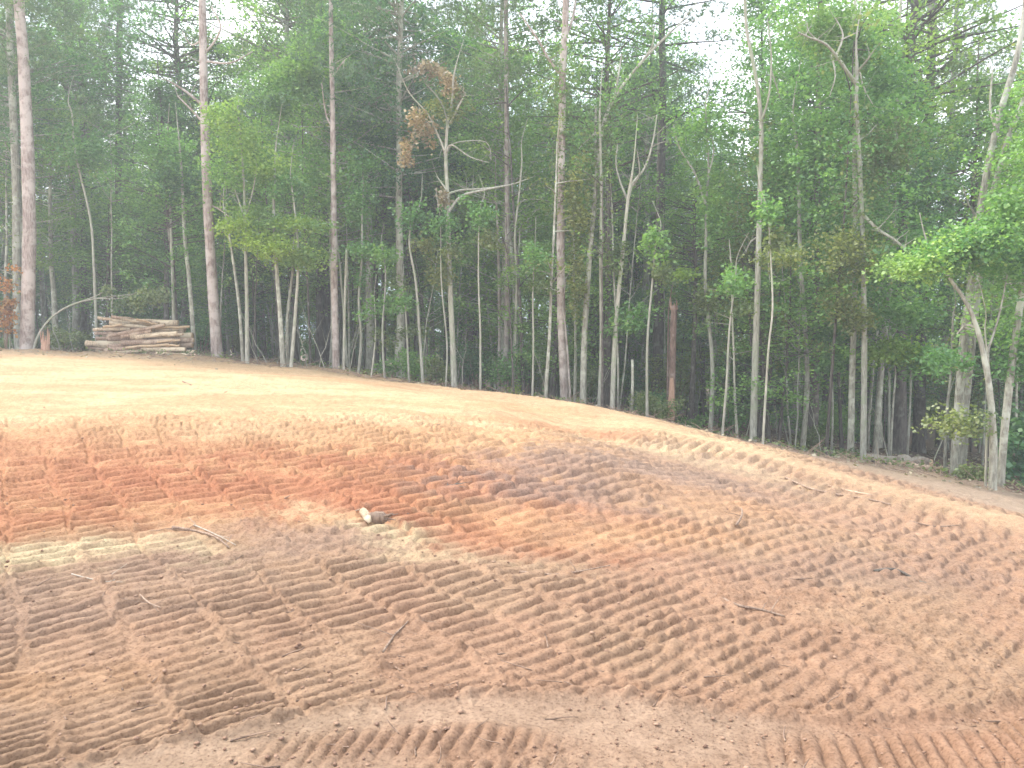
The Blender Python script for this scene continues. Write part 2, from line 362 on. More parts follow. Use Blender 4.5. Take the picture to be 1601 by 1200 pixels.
mat_bark('cut_wood', (0.464, 0.304, 0.176), (0.624, 0.480, 0.320), None, .5, 12)
mat_bark('raw_wood', (.42, .24, .16), (.58, .38, .28), None, .5, 8)
mat_bark('bleached_wood', (0.310, 0.260, 0.211), (0.484, 0.434, 0.372), (0.248, 0.198, 0.161), .6, 8)
mat_bark('twig_wood', (.18, .12, .09), (.40, .30, .23), None, .5, 12)

mat_bark('debris_wood', (.10, .07, .055), (.30, .21, .155), None, .5, 5)

def mat_leaf(name, cols, trans=.48, rough=.5, tint=.5):
    m, n, o = mat(name); g = N(n, 'ShaderNodeNewGeometry')
    r = ramp(n, g.outputs['Random Per Island'], [(i/(len(cols)-1), c) for i, c in enumerate(cols)])
    oi = N(n, 'ShaderNodeObjectInfo'); rr = ramp(n, oi.outputs['Random'], [(0, (.72, .82, .85)), (.5, (1, 1, 1)), (1, (1.28, 1.15, .9))])
    c = mixn(n, 'MULTIPLY', tint*1.6 if tint*1.6 < 1 else 1, r.outputs[0], rr.outputs[0])
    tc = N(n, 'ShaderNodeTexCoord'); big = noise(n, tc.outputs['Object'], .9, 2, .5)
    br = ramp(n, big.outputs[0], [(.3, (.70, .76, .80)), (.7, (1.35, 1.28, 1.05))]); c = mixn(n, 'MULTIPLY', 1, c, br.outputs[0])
    d = N(n, 'ShaderNodeBsdfDiffuse'); t = N(n, 'ShaderNodeBsdfTranslucent'); n.links.new(c, d.inputs[0])
    tcw = mixn(n, 'MULTIPLY', 1, c, (1.25, 1.4, .7)); n.links.new(tcw, t.inputs[0])
    ms = N(n, 'ShaderNodeMixShader'); ms.inputs[0].default_value = trans; n.links.new(d.outputs[0], ms.inputs[1]); n.links.new(t.outputs[0], ms.inputs[2])
    gl = N(n, 'ShaderNodeBsdfGlossy'); gl.inputs['Roughness'].default_value = rough; gl.inputs[0].default_value = (.6, .65, .62, 1)
    m2 = N(n, 'ShaderNodeMixShader'); m2.inputs[0].default_value = .05; n.links.new(ms.outputs[0], m2.inputs[1]); n.links.new(gl.outputs[0], m2.inputs[2])
    n.links.new(m2.outputs[0], o.inputs[0])
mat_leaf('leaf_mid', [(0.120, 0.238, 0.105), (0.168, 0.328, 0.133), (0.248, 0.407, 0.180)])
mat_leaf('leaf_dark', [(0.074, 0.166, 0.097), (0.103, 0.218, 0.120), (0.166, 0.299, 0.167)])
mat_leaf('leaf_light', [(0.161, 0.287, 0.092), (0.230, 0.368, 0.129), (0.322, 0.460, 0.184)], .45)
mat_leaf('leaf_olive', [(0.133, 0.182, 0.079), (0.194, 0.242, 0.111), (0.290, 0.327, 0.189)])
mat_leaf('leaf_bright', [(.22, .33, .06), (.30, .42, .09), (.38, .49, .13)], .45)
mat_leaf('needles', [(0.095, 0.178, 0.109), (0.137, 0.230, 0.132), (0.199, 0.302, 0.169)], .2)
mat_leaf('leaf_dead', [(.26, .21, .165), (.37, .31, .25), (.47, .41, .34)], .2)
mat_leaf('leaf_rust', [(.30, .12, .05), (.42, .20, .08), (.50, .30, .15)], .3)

build_ground()

# ------------------------------------------------------------------ foliage geometry
LEAF = np.array([[0, 0, 0], [.42, .5, .07], [0, 1, -.05], [-.42, .5, .07]])
def leaves(C, size, rng, up=.6, droop=0.0):
    """one folded four-cornered leaf at each point of C"""
    n = len(C)
    nz = rng.normal(0, 1, (n, 3)); nz[:, 2] = np.abs(nz[:, 2])*.6 + up*1.6; nz /= np.linalg.norm(nz, axis=1)[:, None]
    a = rng.normal(0, 1, (n, 3)); a[:, 2] -= droop*2; a -= (a*nz).sum(1)[:, None]*nz; a /= np.linalg.norm(a, axis=1)[:, None]
    b = np.cross(a, nz)
    s = size*rng.uniform(.6, 1.35, n)
    L = LEAF
    V = C[:, None, :] + s[:, None, None]*(L[None, :, 0, None]*b[:, None, :] + L[None, :, 1, None]*a[:, None, :] + L[None, :, 2, None]*nz[:, None, :])
    return V.reshape(-1, 3), np.arange(n*4).reshape(-1, 4)
def spray_pts(c, r, h, n, rng, axis=None):
    """leaf places on a ragged flattish spray"""
    th = rng.uniform(0, 2*math.pi, n); k = rng.integers(3, 7); lob = 1+.45*np.cos(k*th+rng.uniform(0, 6))
    rr = r*np.sqrt(rng.random(n))*lob
    p = np.stack([rr*np.cos(th), rr*np.sin(th), rng.normal(0, h, n) - .25*rr**2/max(r, .1)], 1)
    tx, ty = rng.normal(0, .22, 2); p[:, 2] += p[:, 0]*tx + p[:, 1]*ty
    return p + np.asarray(c)
def needle_tufts(C, rng, L=.17, wd=.011, k=9, outd=None):
    n = len(C); d = rng.normal(0, 1, (n, k, 3)); d[..., 2] += .55
    if outd is not None: d += outd[:, None, :]*.9
    d /= np.linalg.norm(d, axis=2)[..., None]
    s = np.cross(d, rng.normal(0, 1, (n, k, 3))); s /= np.linalg.norm(s, axis=2)[..., None]
    ln = L*rng.uniform(.7, 1.2, (n, k, 1)); c = C[:, None, :]
    V = np.stack([c - s*wd, c + s*wd, c + d*ln], 2).reshape(-1, 3)
    return V, np.arange(n*k*3).reshape(-1, 3)

def wob_path(p0, p1, n, amp, rng):
    t = np.linspace(0, 1, n)[:, None]; P = np.asarray(p0)*(1-t)+np.asarray(p1)*t
    off = rng.normal(0, amp, (n, 3)); off[0] = 0; off = np.cumsum(off, 0)*.5; off[:, 2] *= .4
    return P+off*np.minimum(1, t*3)

def proto_broad(H, cb, R, nclump, per, leaf, r0, rng, spray=.5, top_fill=.5, lean=.25, stems=1):
    """trunk mesh and crown mesh of a broad-leaved tree"""
    tb = MB(); cl = MB(); pts = []
    for s_ in range(stems):
        off = rng.normal(0, .25, 2)*(stems > 1)
        top = np.array([off[0]*2+rng.normal(0, lean), off[1]*2+rng.normal(0, lean), H*rng.uniform(.9, 1)])
        P = wob_path((off[0]*.5, off[1]*.5, -.25), top, 10, H*.006, rng)
        tt = np.linspace(0, 1, 10); Rr = r0/stems**.4*(1-tt)**.8+.012; Rr[0] *= 1.5
        tb.tube(P, Rr, 8, lump=.05, rng=rng)
        m = nclump//stems
        for i in range(m):
            f = cb + (1-cb)*rng.random()**(.85)
            shape = math.sin(math.pi*min(1, .18+.82*(f-cb)/(1-cb)))**.6
            a = rng.uniform(0, 2*math.pi); rad = R*shape*rng.uniform(.25, 1.0)
            base = np.array([np.interp(f*H*.88, P[:, 2], P[:, q]) for q in range(3)])
            c = base + np.array([math.cos(a)*rad, math.sin(a)*rad, rad*rng.uniform(.05, .45)])
            if rng.random() < .55 or rad > R*.6:
                tb.tube(wob_path(base, c, 4, .08, rng), np.array([1, .7, .4, .2])*(.012+.009*rad*(r0/.12)), 4, rng=rng)
            pts.append(spray_pts(c, spray*rng.uniform(.6, 1.3), .09, int(per*rng.uniform(.6, 1.4)), rng))
            if rad > R*.4:
                c2 = base*.45+c*.55; pts.append(spray_pts(c2, spray*.7, .09, int(per*.4), rng))
    V, Q = leaves(np.vstack(pts), leaf, rng); cl.add(V, Q)
    return tb.mesh('trunk'), cl.mesh('crown', )
def proto_pine(H, cb, R, nb, r0, rng, tuftL=.18):
    tb = MB(); pts = []; out = []
    P = wob_path((0, 0, -.3), (rng.normal(0, .3), rng.normal(0, .3), H), 12, H*.004, rng)
    tt = np.linspace(0, 1, 12); Rr = r0*(1-tt)**.75+.02; Rr[0] *= 1.35; tb.tube(P, Rr, 10, lump=.04, rng=rng)
    for i in range(nb):
        f = cb+(1-cb)*(i+.5)/nb; z = f*H*.98; base = np.array([np.interp(z, P[:, 2], P[:, q]) for q in range(3)])
        Lb = R*(1-.75*(f-cb)/(1-cb))*rng.uniform(.6, 1.1); a = rng.uniform(0, 6.28)
        d = np.array([math.cos(a), math.sin(a), rng.uniform(-.1, .45)]); tip = base+d*Lb; pp = wob_path(base, tip, 5, .10, rng)
        tb.tube(pp, np.array([1, .75, .5, .3, .15])*(.018+.012*Lb), 5, rng=rng)
        for k in range(int(10+9*Lb)):
            t = rng.uniform(.3, 1.02); c = base+d*Lb*t; w_ = .55*(1.15-t)*Lb*.6+.2
            q = c + rng.normal(0, 1, 3)*np.array([w_, w_, .16]); 
            if rng.random() < .25: tb.tube(np.array([c, q]), [.010, .004], 3, rng=rng)
            m = rng.integers(2, 5); pts.append(q+rng.normal(0, .13, (m, 3))); out.append(np.repeat((d)[None], m, 0))
    for i in range(10):                                   # dead stubs under the crown
        z = H*rng.uniform(cb*.35, cb); base = np.array([np.interp(z, P[:, 2], P[:, q]) for q in range(3)]); a = rng.uniform(0, 6.28); L_ = rng.uniform(.3, 1.5)
        tb.tube(wob_path(base, base+np.array([math.cos(a)*L_, math.sin(a)*L_, L_*rng.uniform(-.1, .5)]), 4, .05, rng), [.022, .016, .01, .005], 4, rng=rng)
    cl = MB(); V, T = needle_tufts(np.vstack(pts), rng, tuftL, .014, 8, np.vstack(out)); cl.add(V, None, T)
    return tb.mesh('trunk'), cl.mesh('crown')
def proto_pole(H, r0, rng, nleaf=260, leaf=.09):
    tb = MB(); P = wob_path((0, 0, -.2), (rng.normal(0, .5), rng.normal(0, .3), H), 10, .055, rng)
    tt = np.linspace(0, 1, 10); tb.tube(P, r0*(1-.75*tt), 6, lump=.05, rng=rng); pts = []
    for i in range(9):
        z = H*rng.uniform(.35, 1); base = np.array([np.interp(z, P[:, 2], P[:, q]) for q in range(3)]); a = rng.uniform(0, 6.28); L_ = rng.uniform(.3, 1.1)
        tip = base+np.array([math.cos(a)*L_, math.sin(a)*L_, L_*rng.uniform(.1, .8)])
        tb.tube(wob_path(base, tip, 4, .05, rng), np.array([.4, .3, .2, .1])*r0+.003, 4, rng=rng)
        pts.append(spray_pts(tip, .32, .12, nleaf//9, rng))
    V, Q = leaves(np.vstack(pts), leaf, rng); cl = MB(); cl.add(V, Q)
    return tb.mesh('trunk'), cl.mesh('crown')
def proto_shrub(H, R, n, rng, leaf=.075):
    tb = MB(); pts = []
    for i in range(9):
        a = rng.uniform(0, 6.28); rr = R*rng.uniform(.2, .9); tip = np.array([math.cos(a)*rr, math.sin(a)*rr, H*rng.uniform(.5, 1)])
        tb.tube(wob_path((tip[0]*.1, tip[1]*.1, -.1), tip, 5, .06, rng), [.016, .013, .01, .007, .004], 4, rng=rng)
        for t in (.55, .8, 1.0): pts.append(spray_pts(tip*t, R*.42, .10, n//27, rng))
    V, Q = leaves(np.vstack(pts), leaf, rng, .45); cl = MB(); cl.add(V, Q)
    return tb.mesh('stem'), cl.mesh('foliage')

R_ = lambda s: np.random.default_rng(s)
PB = [proto_broad(H, cb, R, 175, 66, .092, r0, R_(100+i)) for i, (H, cb, R, r0) in enumerate([(16, .38, 3.0, .15), (14, .30, 2.7, .13), (18, .42, 3.4, .17), (12, .33, 2.4, .11), (15, .45, 3.1, .14), (17, .35, 2.6, .13)])]
PU = [proto_broad(H, cb, R, 110, 58, .085, r0, R_(200+i), .45, stems=st) for i, (H, cb, R, r0, st) in enumerate([(6, .18, 1.9, .06, 1), (7.5, .22, 2.1, .07, 2), (5, .12, 1.7, .05, 1), (8.5, .25, 2.2, .08, 1), (6.5, .15, 2.2, .06, 3)])]
PP = [proto_pine(H, cb, R, nb, r0, R_(300+i)) for i, (H, cb, R, nb, r0) in enumerate([(22, .48, 3.3, 46, .20), (19, .42, 3.0, 42, .17), (24, .55, 3.6, 46, .22), (13, .25, 2.6, 44, .12)])]
PO = [proto_pole(H, r0, R_(400+i)) for i, (H, r0) in enumerate([(6, .035), (7.5, .045), (9, .055), (5, .028), (8, .04), (10, .06)])]
PS = [proto_shrub(H, R, 1900, R_(500+i)) for i, (H, R) in enumerate([(1.6, .95), (1.2, .8), (2.2, 1.1), (.8, .7)])]

MATV = {}
def variant(me, matname):
    """the same shape in another leaf or bark material, shared by all that use it"""
    k = (me.name, matname)
    if k not in MATV:
        c = me if not me.materials else me.copy()
        c.materials.clear(); c.materials.append(M[matname]); MATV[k] = c
    return MATV[k]
def plant(name, proto, loc, rz, sc, bark, leafm, label, cat, group, parts=('trunk', 'crown')):
    e = empty(name, loc); e.rotation_euler = (0, 0, rz); e.scale = (sc[0], sc[0], sc[1]); tag(e, label, cat, group)
    for pn, me, mt in zip(parts, proto, (bark, leafm)):
        link(pn, variant(me, mt), None, e)
    return e

LM = [(-40, 'the pink-barked pines'), (42, 'the pink-barked pine pair'), (215, 'the log pile'), (338, 'the tall reddish pine'), (440, 'the bright leafy clump'),
      (523, 'the slim pink-based pine'), (605, 'the wavy pale saplings'), (705, 'the dead-leaved pale tree'), (790, 'the grey pine'),
      (880, 'the vine-clad pine'), (972, 'the forked grey tree'), (1050, 'the broken brown snag'), (1110, 'the kinked pale tree'), (1180, 'the smooth pale tree'),
      (1265, 'the dark trunk pair'), (1350, 'the lichen-spotted tree'), (1430, 'the fallen pale logs'), (1500, 'the leaning twin trunks'), (1575, 'the arching trunk'), (1700, 'the arching trunk')]
def where(x, y):
    px = 800.5+FPX*x/max(y, 1); lm = min(LM, key=lambda l: abs(l[0]-px))[1]
    ex = y-float(edge_y(x))
    return ('just behind ' if ex < 6 else 'well behind ' if ex < 14 else 'deep behind ' if ex < 25 else 'far behind ')+lm

def gap(px, y):      # thin the tall crowns where the open sky shows
    return (150 < px < 275 and y < 45) or (1400 < px < 1520 and y > 26)
used_xy = []
def scatter(n, ylo, yhi, mind, seed, pxr=(-260, 1860), off=1.5, test=None):
    rng = R_(seed); out = []; tries = 0
    while len(out) < n and tries < n*60:
        tries += 1; px = rng.uniform(*pxr); y = math.sqrt(rng.uniform(ylo**2, yhi**2)); x = (px-800.5)/FPX*y
        if y < edge_y(x)+off: continue
        if test and not test(px, y): continue
        if any((x-a)**2+(y-b)**2 < mind**2 for a, b in out): continue
        out.append((x, y))
    return out
rng = R_(11)
for x, y in scatter(125, 23, 64, 2.1, 21, off=2.5, test=lambda px, y: not gap(px, y)):
    p = PB[rng.integers(len(PB))]; s = rng.uniform(.85, 1.25); pxx = 800.5+FPX*x/y
    if 1060 < pxx < 1175: s = min(s, (1.6+.30*y-gz(x, y))/19)
    lm_, lt = [('leaf_mid', 'mid-green'), ('leaf_light', 'light green'), ('leaf_mid', 'mid-green'), ('leaf_light', 'light green')][rng.integers(4)]
    bk, bt = [('grey_bark', 'grey-barked'), ('dark_bark', 'dark-barked')][rng.integers(2)]
    plant('hardwood_tree', p, (x, y, gz(x, y)), rng.uniform(0, 6.28), (s, s*rng.uniform(.9, 1.15)), bk, lm_, f'{bt} {lt} hardwood {where(x, y)}', 'tree', 'tall hardwood trees of the forest')
for x, y in scatter(28, 27, 42, 2.0, 28, pxr=(-80, 1050), off=2.5, test=lambda px, y: not (130 < px < 300 or 885 < px < 975)):
    p = PB[rng.integers(len(PB))]; s = rng.uniform(.95, 1.25)
    lm_, lt = [('leaf_mid', 'mid-green'), ('leaf_light', 'light green'), ('leaf_dark', 'dark green')][rng.integers(3)]
    plant('hardwood_tree', p, (x, y, gz(x, y)), rng.uniform(0, 6.28), (s, s), 'grey_bark', lm_, f'full-crowned {lt} hardwood {where(x, y)}', 'tree', 'full-crowned hardwoods of the forest')
for px_, y, k_, s in [(292, 34, 2, 1.15), (262, 31, 3, 1.0), (700, 33, 1, 1.2)]:
    x = (px_-800.5)/FPX*y
    plant('hardwood_tree', PB[k_], (x, y, gz(x, y)), k_*1.3, (s, s), 'dark_bark', 'leaf_dark', f'dusky round-crowned hardwood {where(x, y)}', 'tree', 'dusky hardwoods of the forest')
for x, y in scatter(30, 26, 60, 4.0, 22, off=3, test=lambda px, y: not (1070 < px < 1170)):
    p = PP[rng.integers(len(PP))]; s = rng.uniform(.85, 1.15)
    plant('pine_tree', p, (x, y, gz(x, y)), rng.uniform(0, 6.28), (s, s), ['pine_bark', 'dark_bark'][rng.integers(2)], 'needles', f'high-crowned pine {where(x, y)}', 'tree', 'tall pines inside the forest')
for x, y in scatter(165, 19, 60, 1.6, 23, off=2.0):
    p = PU[rng.integers(len(PU))]; s = rng.uniform(.75, 1.25)
    lm_, lt = [('leaf_mid', 'mid-green'), ('leaf_dark', 'dark green'), ('leaf_dark', 'dark green'), ('leaf_olive', 'olive-green'), ('leaf_light', 'light green')][rng.integers(5)]
    plant('understory_tree', p, (x, y, gz(x, y)), rng.uniform(0, 6.28), (s, s*rng.uniform(.8, 1.1)), 'dark_bark' if rng.random() < .5 else 'grey_bark', lm_, f'low {lt} understory tree {where(x, y)}', 'tree', 'low leafy trees under the canopy')
for x, y in scatter(105, 16, 40, .8, 24, off=.4):
    p = PO[rng.integers(len(PO))]; s = rng.uniform(.8, 1.2)
    bk, bt = [('grey_bark', 'grey'), ('pale_bark', 'pale'), ('dark_bark', 'dark'), ('dark_bark', 'dark')][rng.integers(4)]
    plant('sapling', p, (x, y, gz(x, y)), rng.uniform(0, 6.28), (s, s*rng.uniform(.7, 1.2)), bk, ['leaf_mid', 'leaf_olive', 'leaf_light'][rng.integers(3)], f'thin {bt} pole-like sapling {where(x, y)}', 'sapling', 'thin saplings along the forest edge')
for x, y in scatter(110, 17, 48, 1.2, 25, off=.7, test=lambda px, y: not (1070 < px < 1520 and y < 25) or abs(px % 90 - 20) < 14):
    p = PS[rng.integers(len(PS))]; s = rng.uniform(.6, 1.3)
    lm_, lt = [('leaf_mid', 'mid-green'), ('leaf_dark', 'dark green'), ('leaf_olive', 'olive-green'), ('leaf_mid', 'mid-green')][rng.integers(4)]
    plant('shrub', p, (x, y, gz(x, y)), rng.uniform(0, 6.28), (s, s*rng.uniform(.7, 1.1)), 'twig_wood', lm_, f'{lt} leafy shrub {where(x, y)}', 'shrub', 'shrubs on the forest floor', ('stem', 'foliage'))

# ------------------------------------------------------------------ far woods: reads as one mass
def far_woods():
    rng = R_(77); pts = []
    for i in range(3200):
        a = rng.uniform(-1.0, 1.0); d = rng.uniform(60, 76); x = a*d; z0 = gz(x, d)
        hmax = 11+3*math.sin(a*9)+2*math.sin(a*23+1)
        z = z0+hmax*rng.random()**.8
        pts.append(spray_pts((x, d, z), 1.2*rng.uniform(.6, 1.4), .35, 24, rng))
    V, Q = leaves(np.vstack(pts), .34, rng, .3); b = MB(); b.add(V, Q)
    tag(b.build('distant_woods', M['leaf_dark']), 'mass of dark foliage closing the back of the forest', 'woods', None, 'stuff')
far_woods()

# ------------------------------------------------------------------ trees along the edge, one by one
def path_w(pts, d, dd=0.0, rng=RNG):
    return np.array([W(px, py, d + dd*i + (rng.normal(0, .04) if i else 0)) for i, (px, py) in enumerate(pts)])
def smooth_path(P, k=4):
    P = np.asarray(P); n = len(P)
    if n < 3: return P
    out = []
    for i in range(n-1):
        p0 = P[max(i-1, 0)]; p1 = P[i]; p2 = P[i+1]; p3 = P[min(i+2, n-1)]
        for j in range(k):
            t = j/k; out.append(.5*((2*p1)+(-p0+p2)*t+(2*p0-5*p1+4*p2-p3)*t*t+(-p0+3*p1-3*p2+p3)*t**3))
    out.append(P[-1]); return np.array(out)
def hero(name, label, pts, d, w0, w1, bark, cat='tree', branches=(), fol=(), H=None, crown=None, vine=None, group=None, stubs=0, flare=1.4, seed=0, leafless_top=False, cap=False, broken=False):
    """pts: the trunk's course seen from the clearing; H: full height where the top is above the picture"""
    w0 *= .82; w1 *= .82
    rng = R_(900+seed+int(pts[0][0])); P = path_w(pts, d, 0, rng)
    gx, gy = P[0][0], P[0][1]; z0 = gz(gx, gy); P[0][2] = z0-.15
    mpp = d/FPX
    R = np.interp(np.linspace(0, 1, len(P)), [0, 1], [w0/2*mpp, w1/2*mpp])
    L = np.cumsum([0]+[np.linalg.norm(P[i+1]-P[i]) for i in range(len(P)-1)]); R = np.interp(L/L[-1], [0, 1], [w0/2*mpp, w1/2*mpp])
    if H and P[-1][2] < H:
        dirn = P[-1]-P[-2]; dirn /= dirn[2]; top = P[-1]+dirn*(H-P[-1][2])*np.array([.5, .5, 1]); mid = (P[-1]+top)/2+rng.normal(0, .08, 3)
        P = np.vstack([P, mid, top]); R = np.append(R, [R[-1]*.65, .03])
    elif not H and not cap and not broken:
        dirn = P[-1]-P[-2]; dirn /= np.linalg.norm(dirn); l = min(2.6, max(.9, R[-1]*45))
        mid = P[-1]+dirn*l*.5+rng.normal(0, .06, 3); top = P[-1]+(dirn+[rng.normal(0, .12), rng.normal(0, .12), .15])*l
        P = np.vstack([P, mid, top]); R = np.append(R, [R[-1]*.55, .006])
    origin = np.array([gx, gy, z0]); n0 = len(P); PS_ = smooth_path(P, 4); RS = np.interp(np.linspace(0, n0-1, len(PS_)), np.arange(n0), R)
    # extra rings and a flare at the foot
    foot = np.array([PS_[0], PS_[0]+(PS_[1]-PS_[0])*.18, PS_[0]+(PS_[1]-PS_[0])*.45]); PS_ = np.vstack([foot, PS_[1:]]); RS = np.concatenate([[RS[0]*flare*1.15, RS[0]*(1+(flare-1)*.55), RS[0]*(1+(flare-1)*.15)], RS[1:]])
    e = empty(name, origin); tag(e, label, cat, group)
    b = MB(); b.tube(PS_-origin, RS, 12, lump=.045, rng=rng, cap=cap); b.build('trunk', M[bark], e)
    def at(z):
        i = int(np.argmin(np.abs(P[:, 2]-z))); return np.array([np.interp(z, PS_[:, 2], PS_[:, q]) for q in range(3)])
    for br in branches:
        q, bw0, bw1 = br[0], br[1], br[2]; dz = br[3] if len(br) > 3 else rng.normal(0, .12)
        Pb = path_w(q, d, dz, rng); Pb[0] = np.array(W(*q[0], d)); Ps = smooth_path(Pb, 4)
        bb = MB(); bb.tube(Ps-origin, np.linspace(bw0/2*mpp, bw1/2*mpp, len(Ps)), 7, lump=.05, rng=rng)
        for t in range(int(2+len(Ps)/3)):                                  # fine twigs
            i = rng.integers(len(Ps)//3, len(Ps)); v = rng.normal(0, 1, 3)*[1, .6, .8]; v[2] += .4; v /= np.linalg.norm(v); l = rng.uniform(.2, .7)
            bb.tube(wob_path(Ps[i]-origin, Ps[i]-origin+v*l, 4, .04, rng), np.array([1, .7, .5, .25])*max(.005, bw1/2*mpp*.6), 4, rng=rng)
        bb.build('branch', M[br[4] if len(br) > 4 else bark], e)
    for i in range(stubs):
        z = rng.uniform(2.5, min(13, P[-1][2]-.5)); c = at(z)-origin; a = rng.uniform(0, 6.28); l = rng.uniform(.25, 1.6)
        v = np.array([math.cos(a), math.sin(a)*.6, rng.uniform(-.05, .6)]); bb = MB(); bb.tube(wob_path(c, c+v*l, 5, .05, rng), np.array([1, .8, .6, .4, .2])*.018, 4, rng=rng)
        bb.build('branch', M['grey_bark'], e)
    bymat = {}
    for f in fol:                                     # (px, py, rx, ry, leaves, material, leaf size, depth offset)
        px, py, rx, ry, n, mt = f[:6]; n = int(n*1.8); ls = (f[6] if len(f) > 6 else .085)*1.15; do = f[7] if len(f) > 7 else 0
        c = np.array(W(px, py, d+do)); rx *= mpp; ry *= mpp; k = max(3, int(n/34)); lst = bymat.setdefault((mt, ls), [])
        for i in range(k):
            o_ = rng.normal(0, .48, 3); o_ = np.clip(o_, -1, 1)*np.array([rx, max(rx*.7, .3), ry]); r = max(.16, min(rx, .55)*rng.uniform(.35, .9))
            lst.append(spray_pts(c+o_-origin, r, .05+.12*min(ry, .5), n//k, rng))
    if vine:
        for (za, zb, n, mt, sp) in vine:
            lst = bymat.setdefault((mt, .085), []); zz = rng.uniform(za, zb, n); C = np.array([at(z) for z in zz])-origin
            lst.append(C+rng.normal(0, 1, (n, 3))*np.array([sp, sp, .1])*rng.uniform(.3, 1.6, (n, 1)))
    for (mt, ls), lst in bymat.items():
        V, Q = leaves(np.vstack(lst), ls, rng, .5); c_ = MB(); c_.add(V, Q); c_.build('crown', M[mt], e)
    if crown is not None:
        me, mt, sc, dz = crown; c_ = link('crown', variant(me, mt), None, e, tuple(at(min(H, P[-1][2]))*[1, 1, 0]-origin*[1, 1, 0]+[0, 0, dz])); c_.scale = (sc, sc, sc); c_.rotation_euler = (0, 0, rng.uniform(0, 6.28))
    return e

pc = lambda i: PP[i][1]; bc = lambda i: PB[i][1]
hero('pine_tree', 'thick pink-barked pine, the front one of the pair left of the log pile', [(42, 549), (45, 420), (45, 300), (38, 120), (30, 0)], 26, 25, 18, 'pink_bark', H=22, crown=(pc(0), 'needles', 1, 0), stubs=9)
hero('pine_tree', 'thinner grey-green pine close behind the thick pink-barked pine', [(29, 545), (26, 400), (24, 260), (18, 120), (14, 0)], 27.6, 15, 12, 'grey_bark', H=20, crown=(pc(1), 'needles', 1, 0), stubs=9, vine=[(2, 7, 350, 'leaf_olive', .25)])
hero('pine_tree', 'tall straight reddish pine just right of the log pile with bare dead limbs', [(340, 563), (331, 430), (324, 300), (319, 150), (316, 0)], 26, 21, 13, 'pink_bark', H=22, crown=(pc(2), 'needles', 1, 0), stubs=5,
     branches=[([(318, 165), (290, 142), (262, 125)], 5, 2), ([(317, 190), (300, 172), (278, 150)], 4, 2), ([(318, 85), (335, 65), (345, 40), (330, 10)], 4, 2), ([(320, 95), (360, 98), (395, 80)], 4, 1.5), ([(321, 318), (340, 325), (358, 338)], 3, 1.5), ([(317, 60), (300, 70), (285, 50)], 3, 1)])
hero('pine_tree', 'slim pine with smooth grey upper trunk and pink peeling base', [(526, 580), (523, 450), (522, 330), (520, 180), (517, 0)], 25, 14, 8, 'pink_bark', H=20, crown=(pc(1), 'needles', .9, 1), stubs=5,
     branches=[([(521, 200), (510, 180), (503, 130)], 3, 1.5), ([(520, 120), (530, 105), (540, 92)], 3, 1.5)])
hero('sapling', 'bare broken-topped pole standing right beside the slim pink-based pine', [(537, 581), (539, 480), (542, 388)], 24.8, 6, 4.5, 'pale_bark', 'sapling', flare=1.1, cap=True)
hero('sapling', 'wavy pale sapling with a leafy top right of the broken pole', [(559, 583), (565, 530), (561, 470), (566, 400), (566, 330)], 24.8, 6.5, 3.5, 'pale_bark', 'sapling', flare=1.1,
     fol=[(565, 320, 22, 35, 420, 'leaf_mid'), (580, 390, 50, 14, 500, 'leaf_mid'), (560, 430, 18, 14, 120, 'leaf_mid'), (568, 260, 26, 40, 500, 'leaf_mid')])
# the bright leafy clump
hero('young_tree', 'young tree with bright yellow-green tiers of leaves, left stem of the clump', [(386, 568), (386, 480), (384, 390), (382, 300), (375, 200)], 24.6, 8.5, 3, 'pale_bark', branches=[([(384, 340), (395, 300), (402, 260)], 3, 1.5), ([(384, 345), (372, 310), (362, 280)], 3, 1.5)],
     fol=[(372, 352, 30, 9, 420, 'leaf_bright', .08, -.6), (405, 372, 34, 12, 520, 'leaf_bright', .08, -.4), (440, 392, 44, 11, 520, 'leaf_bright', .08, -.7), (480, 400, 30, 8, 260, 'leaf_light', .08, -.5), (395, 330, 46, 16, 420, 'leaf_light', .08, .2), (380, 215, 50, 26, 900, 'leaf_light', .08, -.3), (355, 175, 30, 20, 500, 'leaf_light', .08, -.5), (415, 262, 46, 20, 700, 'leaf_light', .08, -.2), (350, 270, 30, 22, 420, 'leaf_mid', .08, -.2), (395, 250, 60, 50, 1400, 'leaf_mid', .085, .8)])
hero('young_tree', 'leaning grey stem left of the bright leafy clump', [(380, 566), (374, 480), (362, 390), (355, 350)], 25, 7, 4, 'grey_bark', flare=1.15)
hero('young_tree', 'mottled grey-green stem under the right of the bright leaves', [(443, 571), (437, 480), (431, 400), (428, 330), (430, 250)], 24.6, 10, 4, 'grey_bark',
     fol=[(475, 348, 40, 9, 420, 'leaf_bright', .08, -.5), (490, 352, 26, 7, 200, 'leaf_light', .08, -.8), (440, 345, 30, 10, 500, 'leaf_light'), (430, 150, 45, 35, 1500, 'leaf_mid', .09, .6), (470, 110, 50, 35, 1500, 'leaf_light', .09, .8), (500, 270, 40, 40, 1000, 'leaf_mid', .09, .8)])
hero('young_tree', 'pale slanting stem, right of the pair that meet below the bright leaves', [(454, 571), (461, 500), (466, 420), (464, 360), (456, 290)], 24.5, 7.5, 3, 'pale_bark', fol=[(465, 405, 30, 12, 500, 'leaf_light'), (450, 290, 30, 20, 500, 'leaf_mid')])
hero('young_tree', 'slanting stem close left of the pale slanting one', [(450, 572), (449, 500), (457, 430), (458, 390)], 24.8, 7, 4, 'grey_bark')
hero('young_tree', 'slender pale tree rising behind the right end of the log pile', [(272, 540), (270, 440), (266, 330), (262, 250)], 27.4, 6.5, 4, 'pale_bark', fol=[(262, 250, 50, 30, 900, 'leaf_mid', .09), (250, 320, 40, 20, 500, 'leaf_mid', .09)])
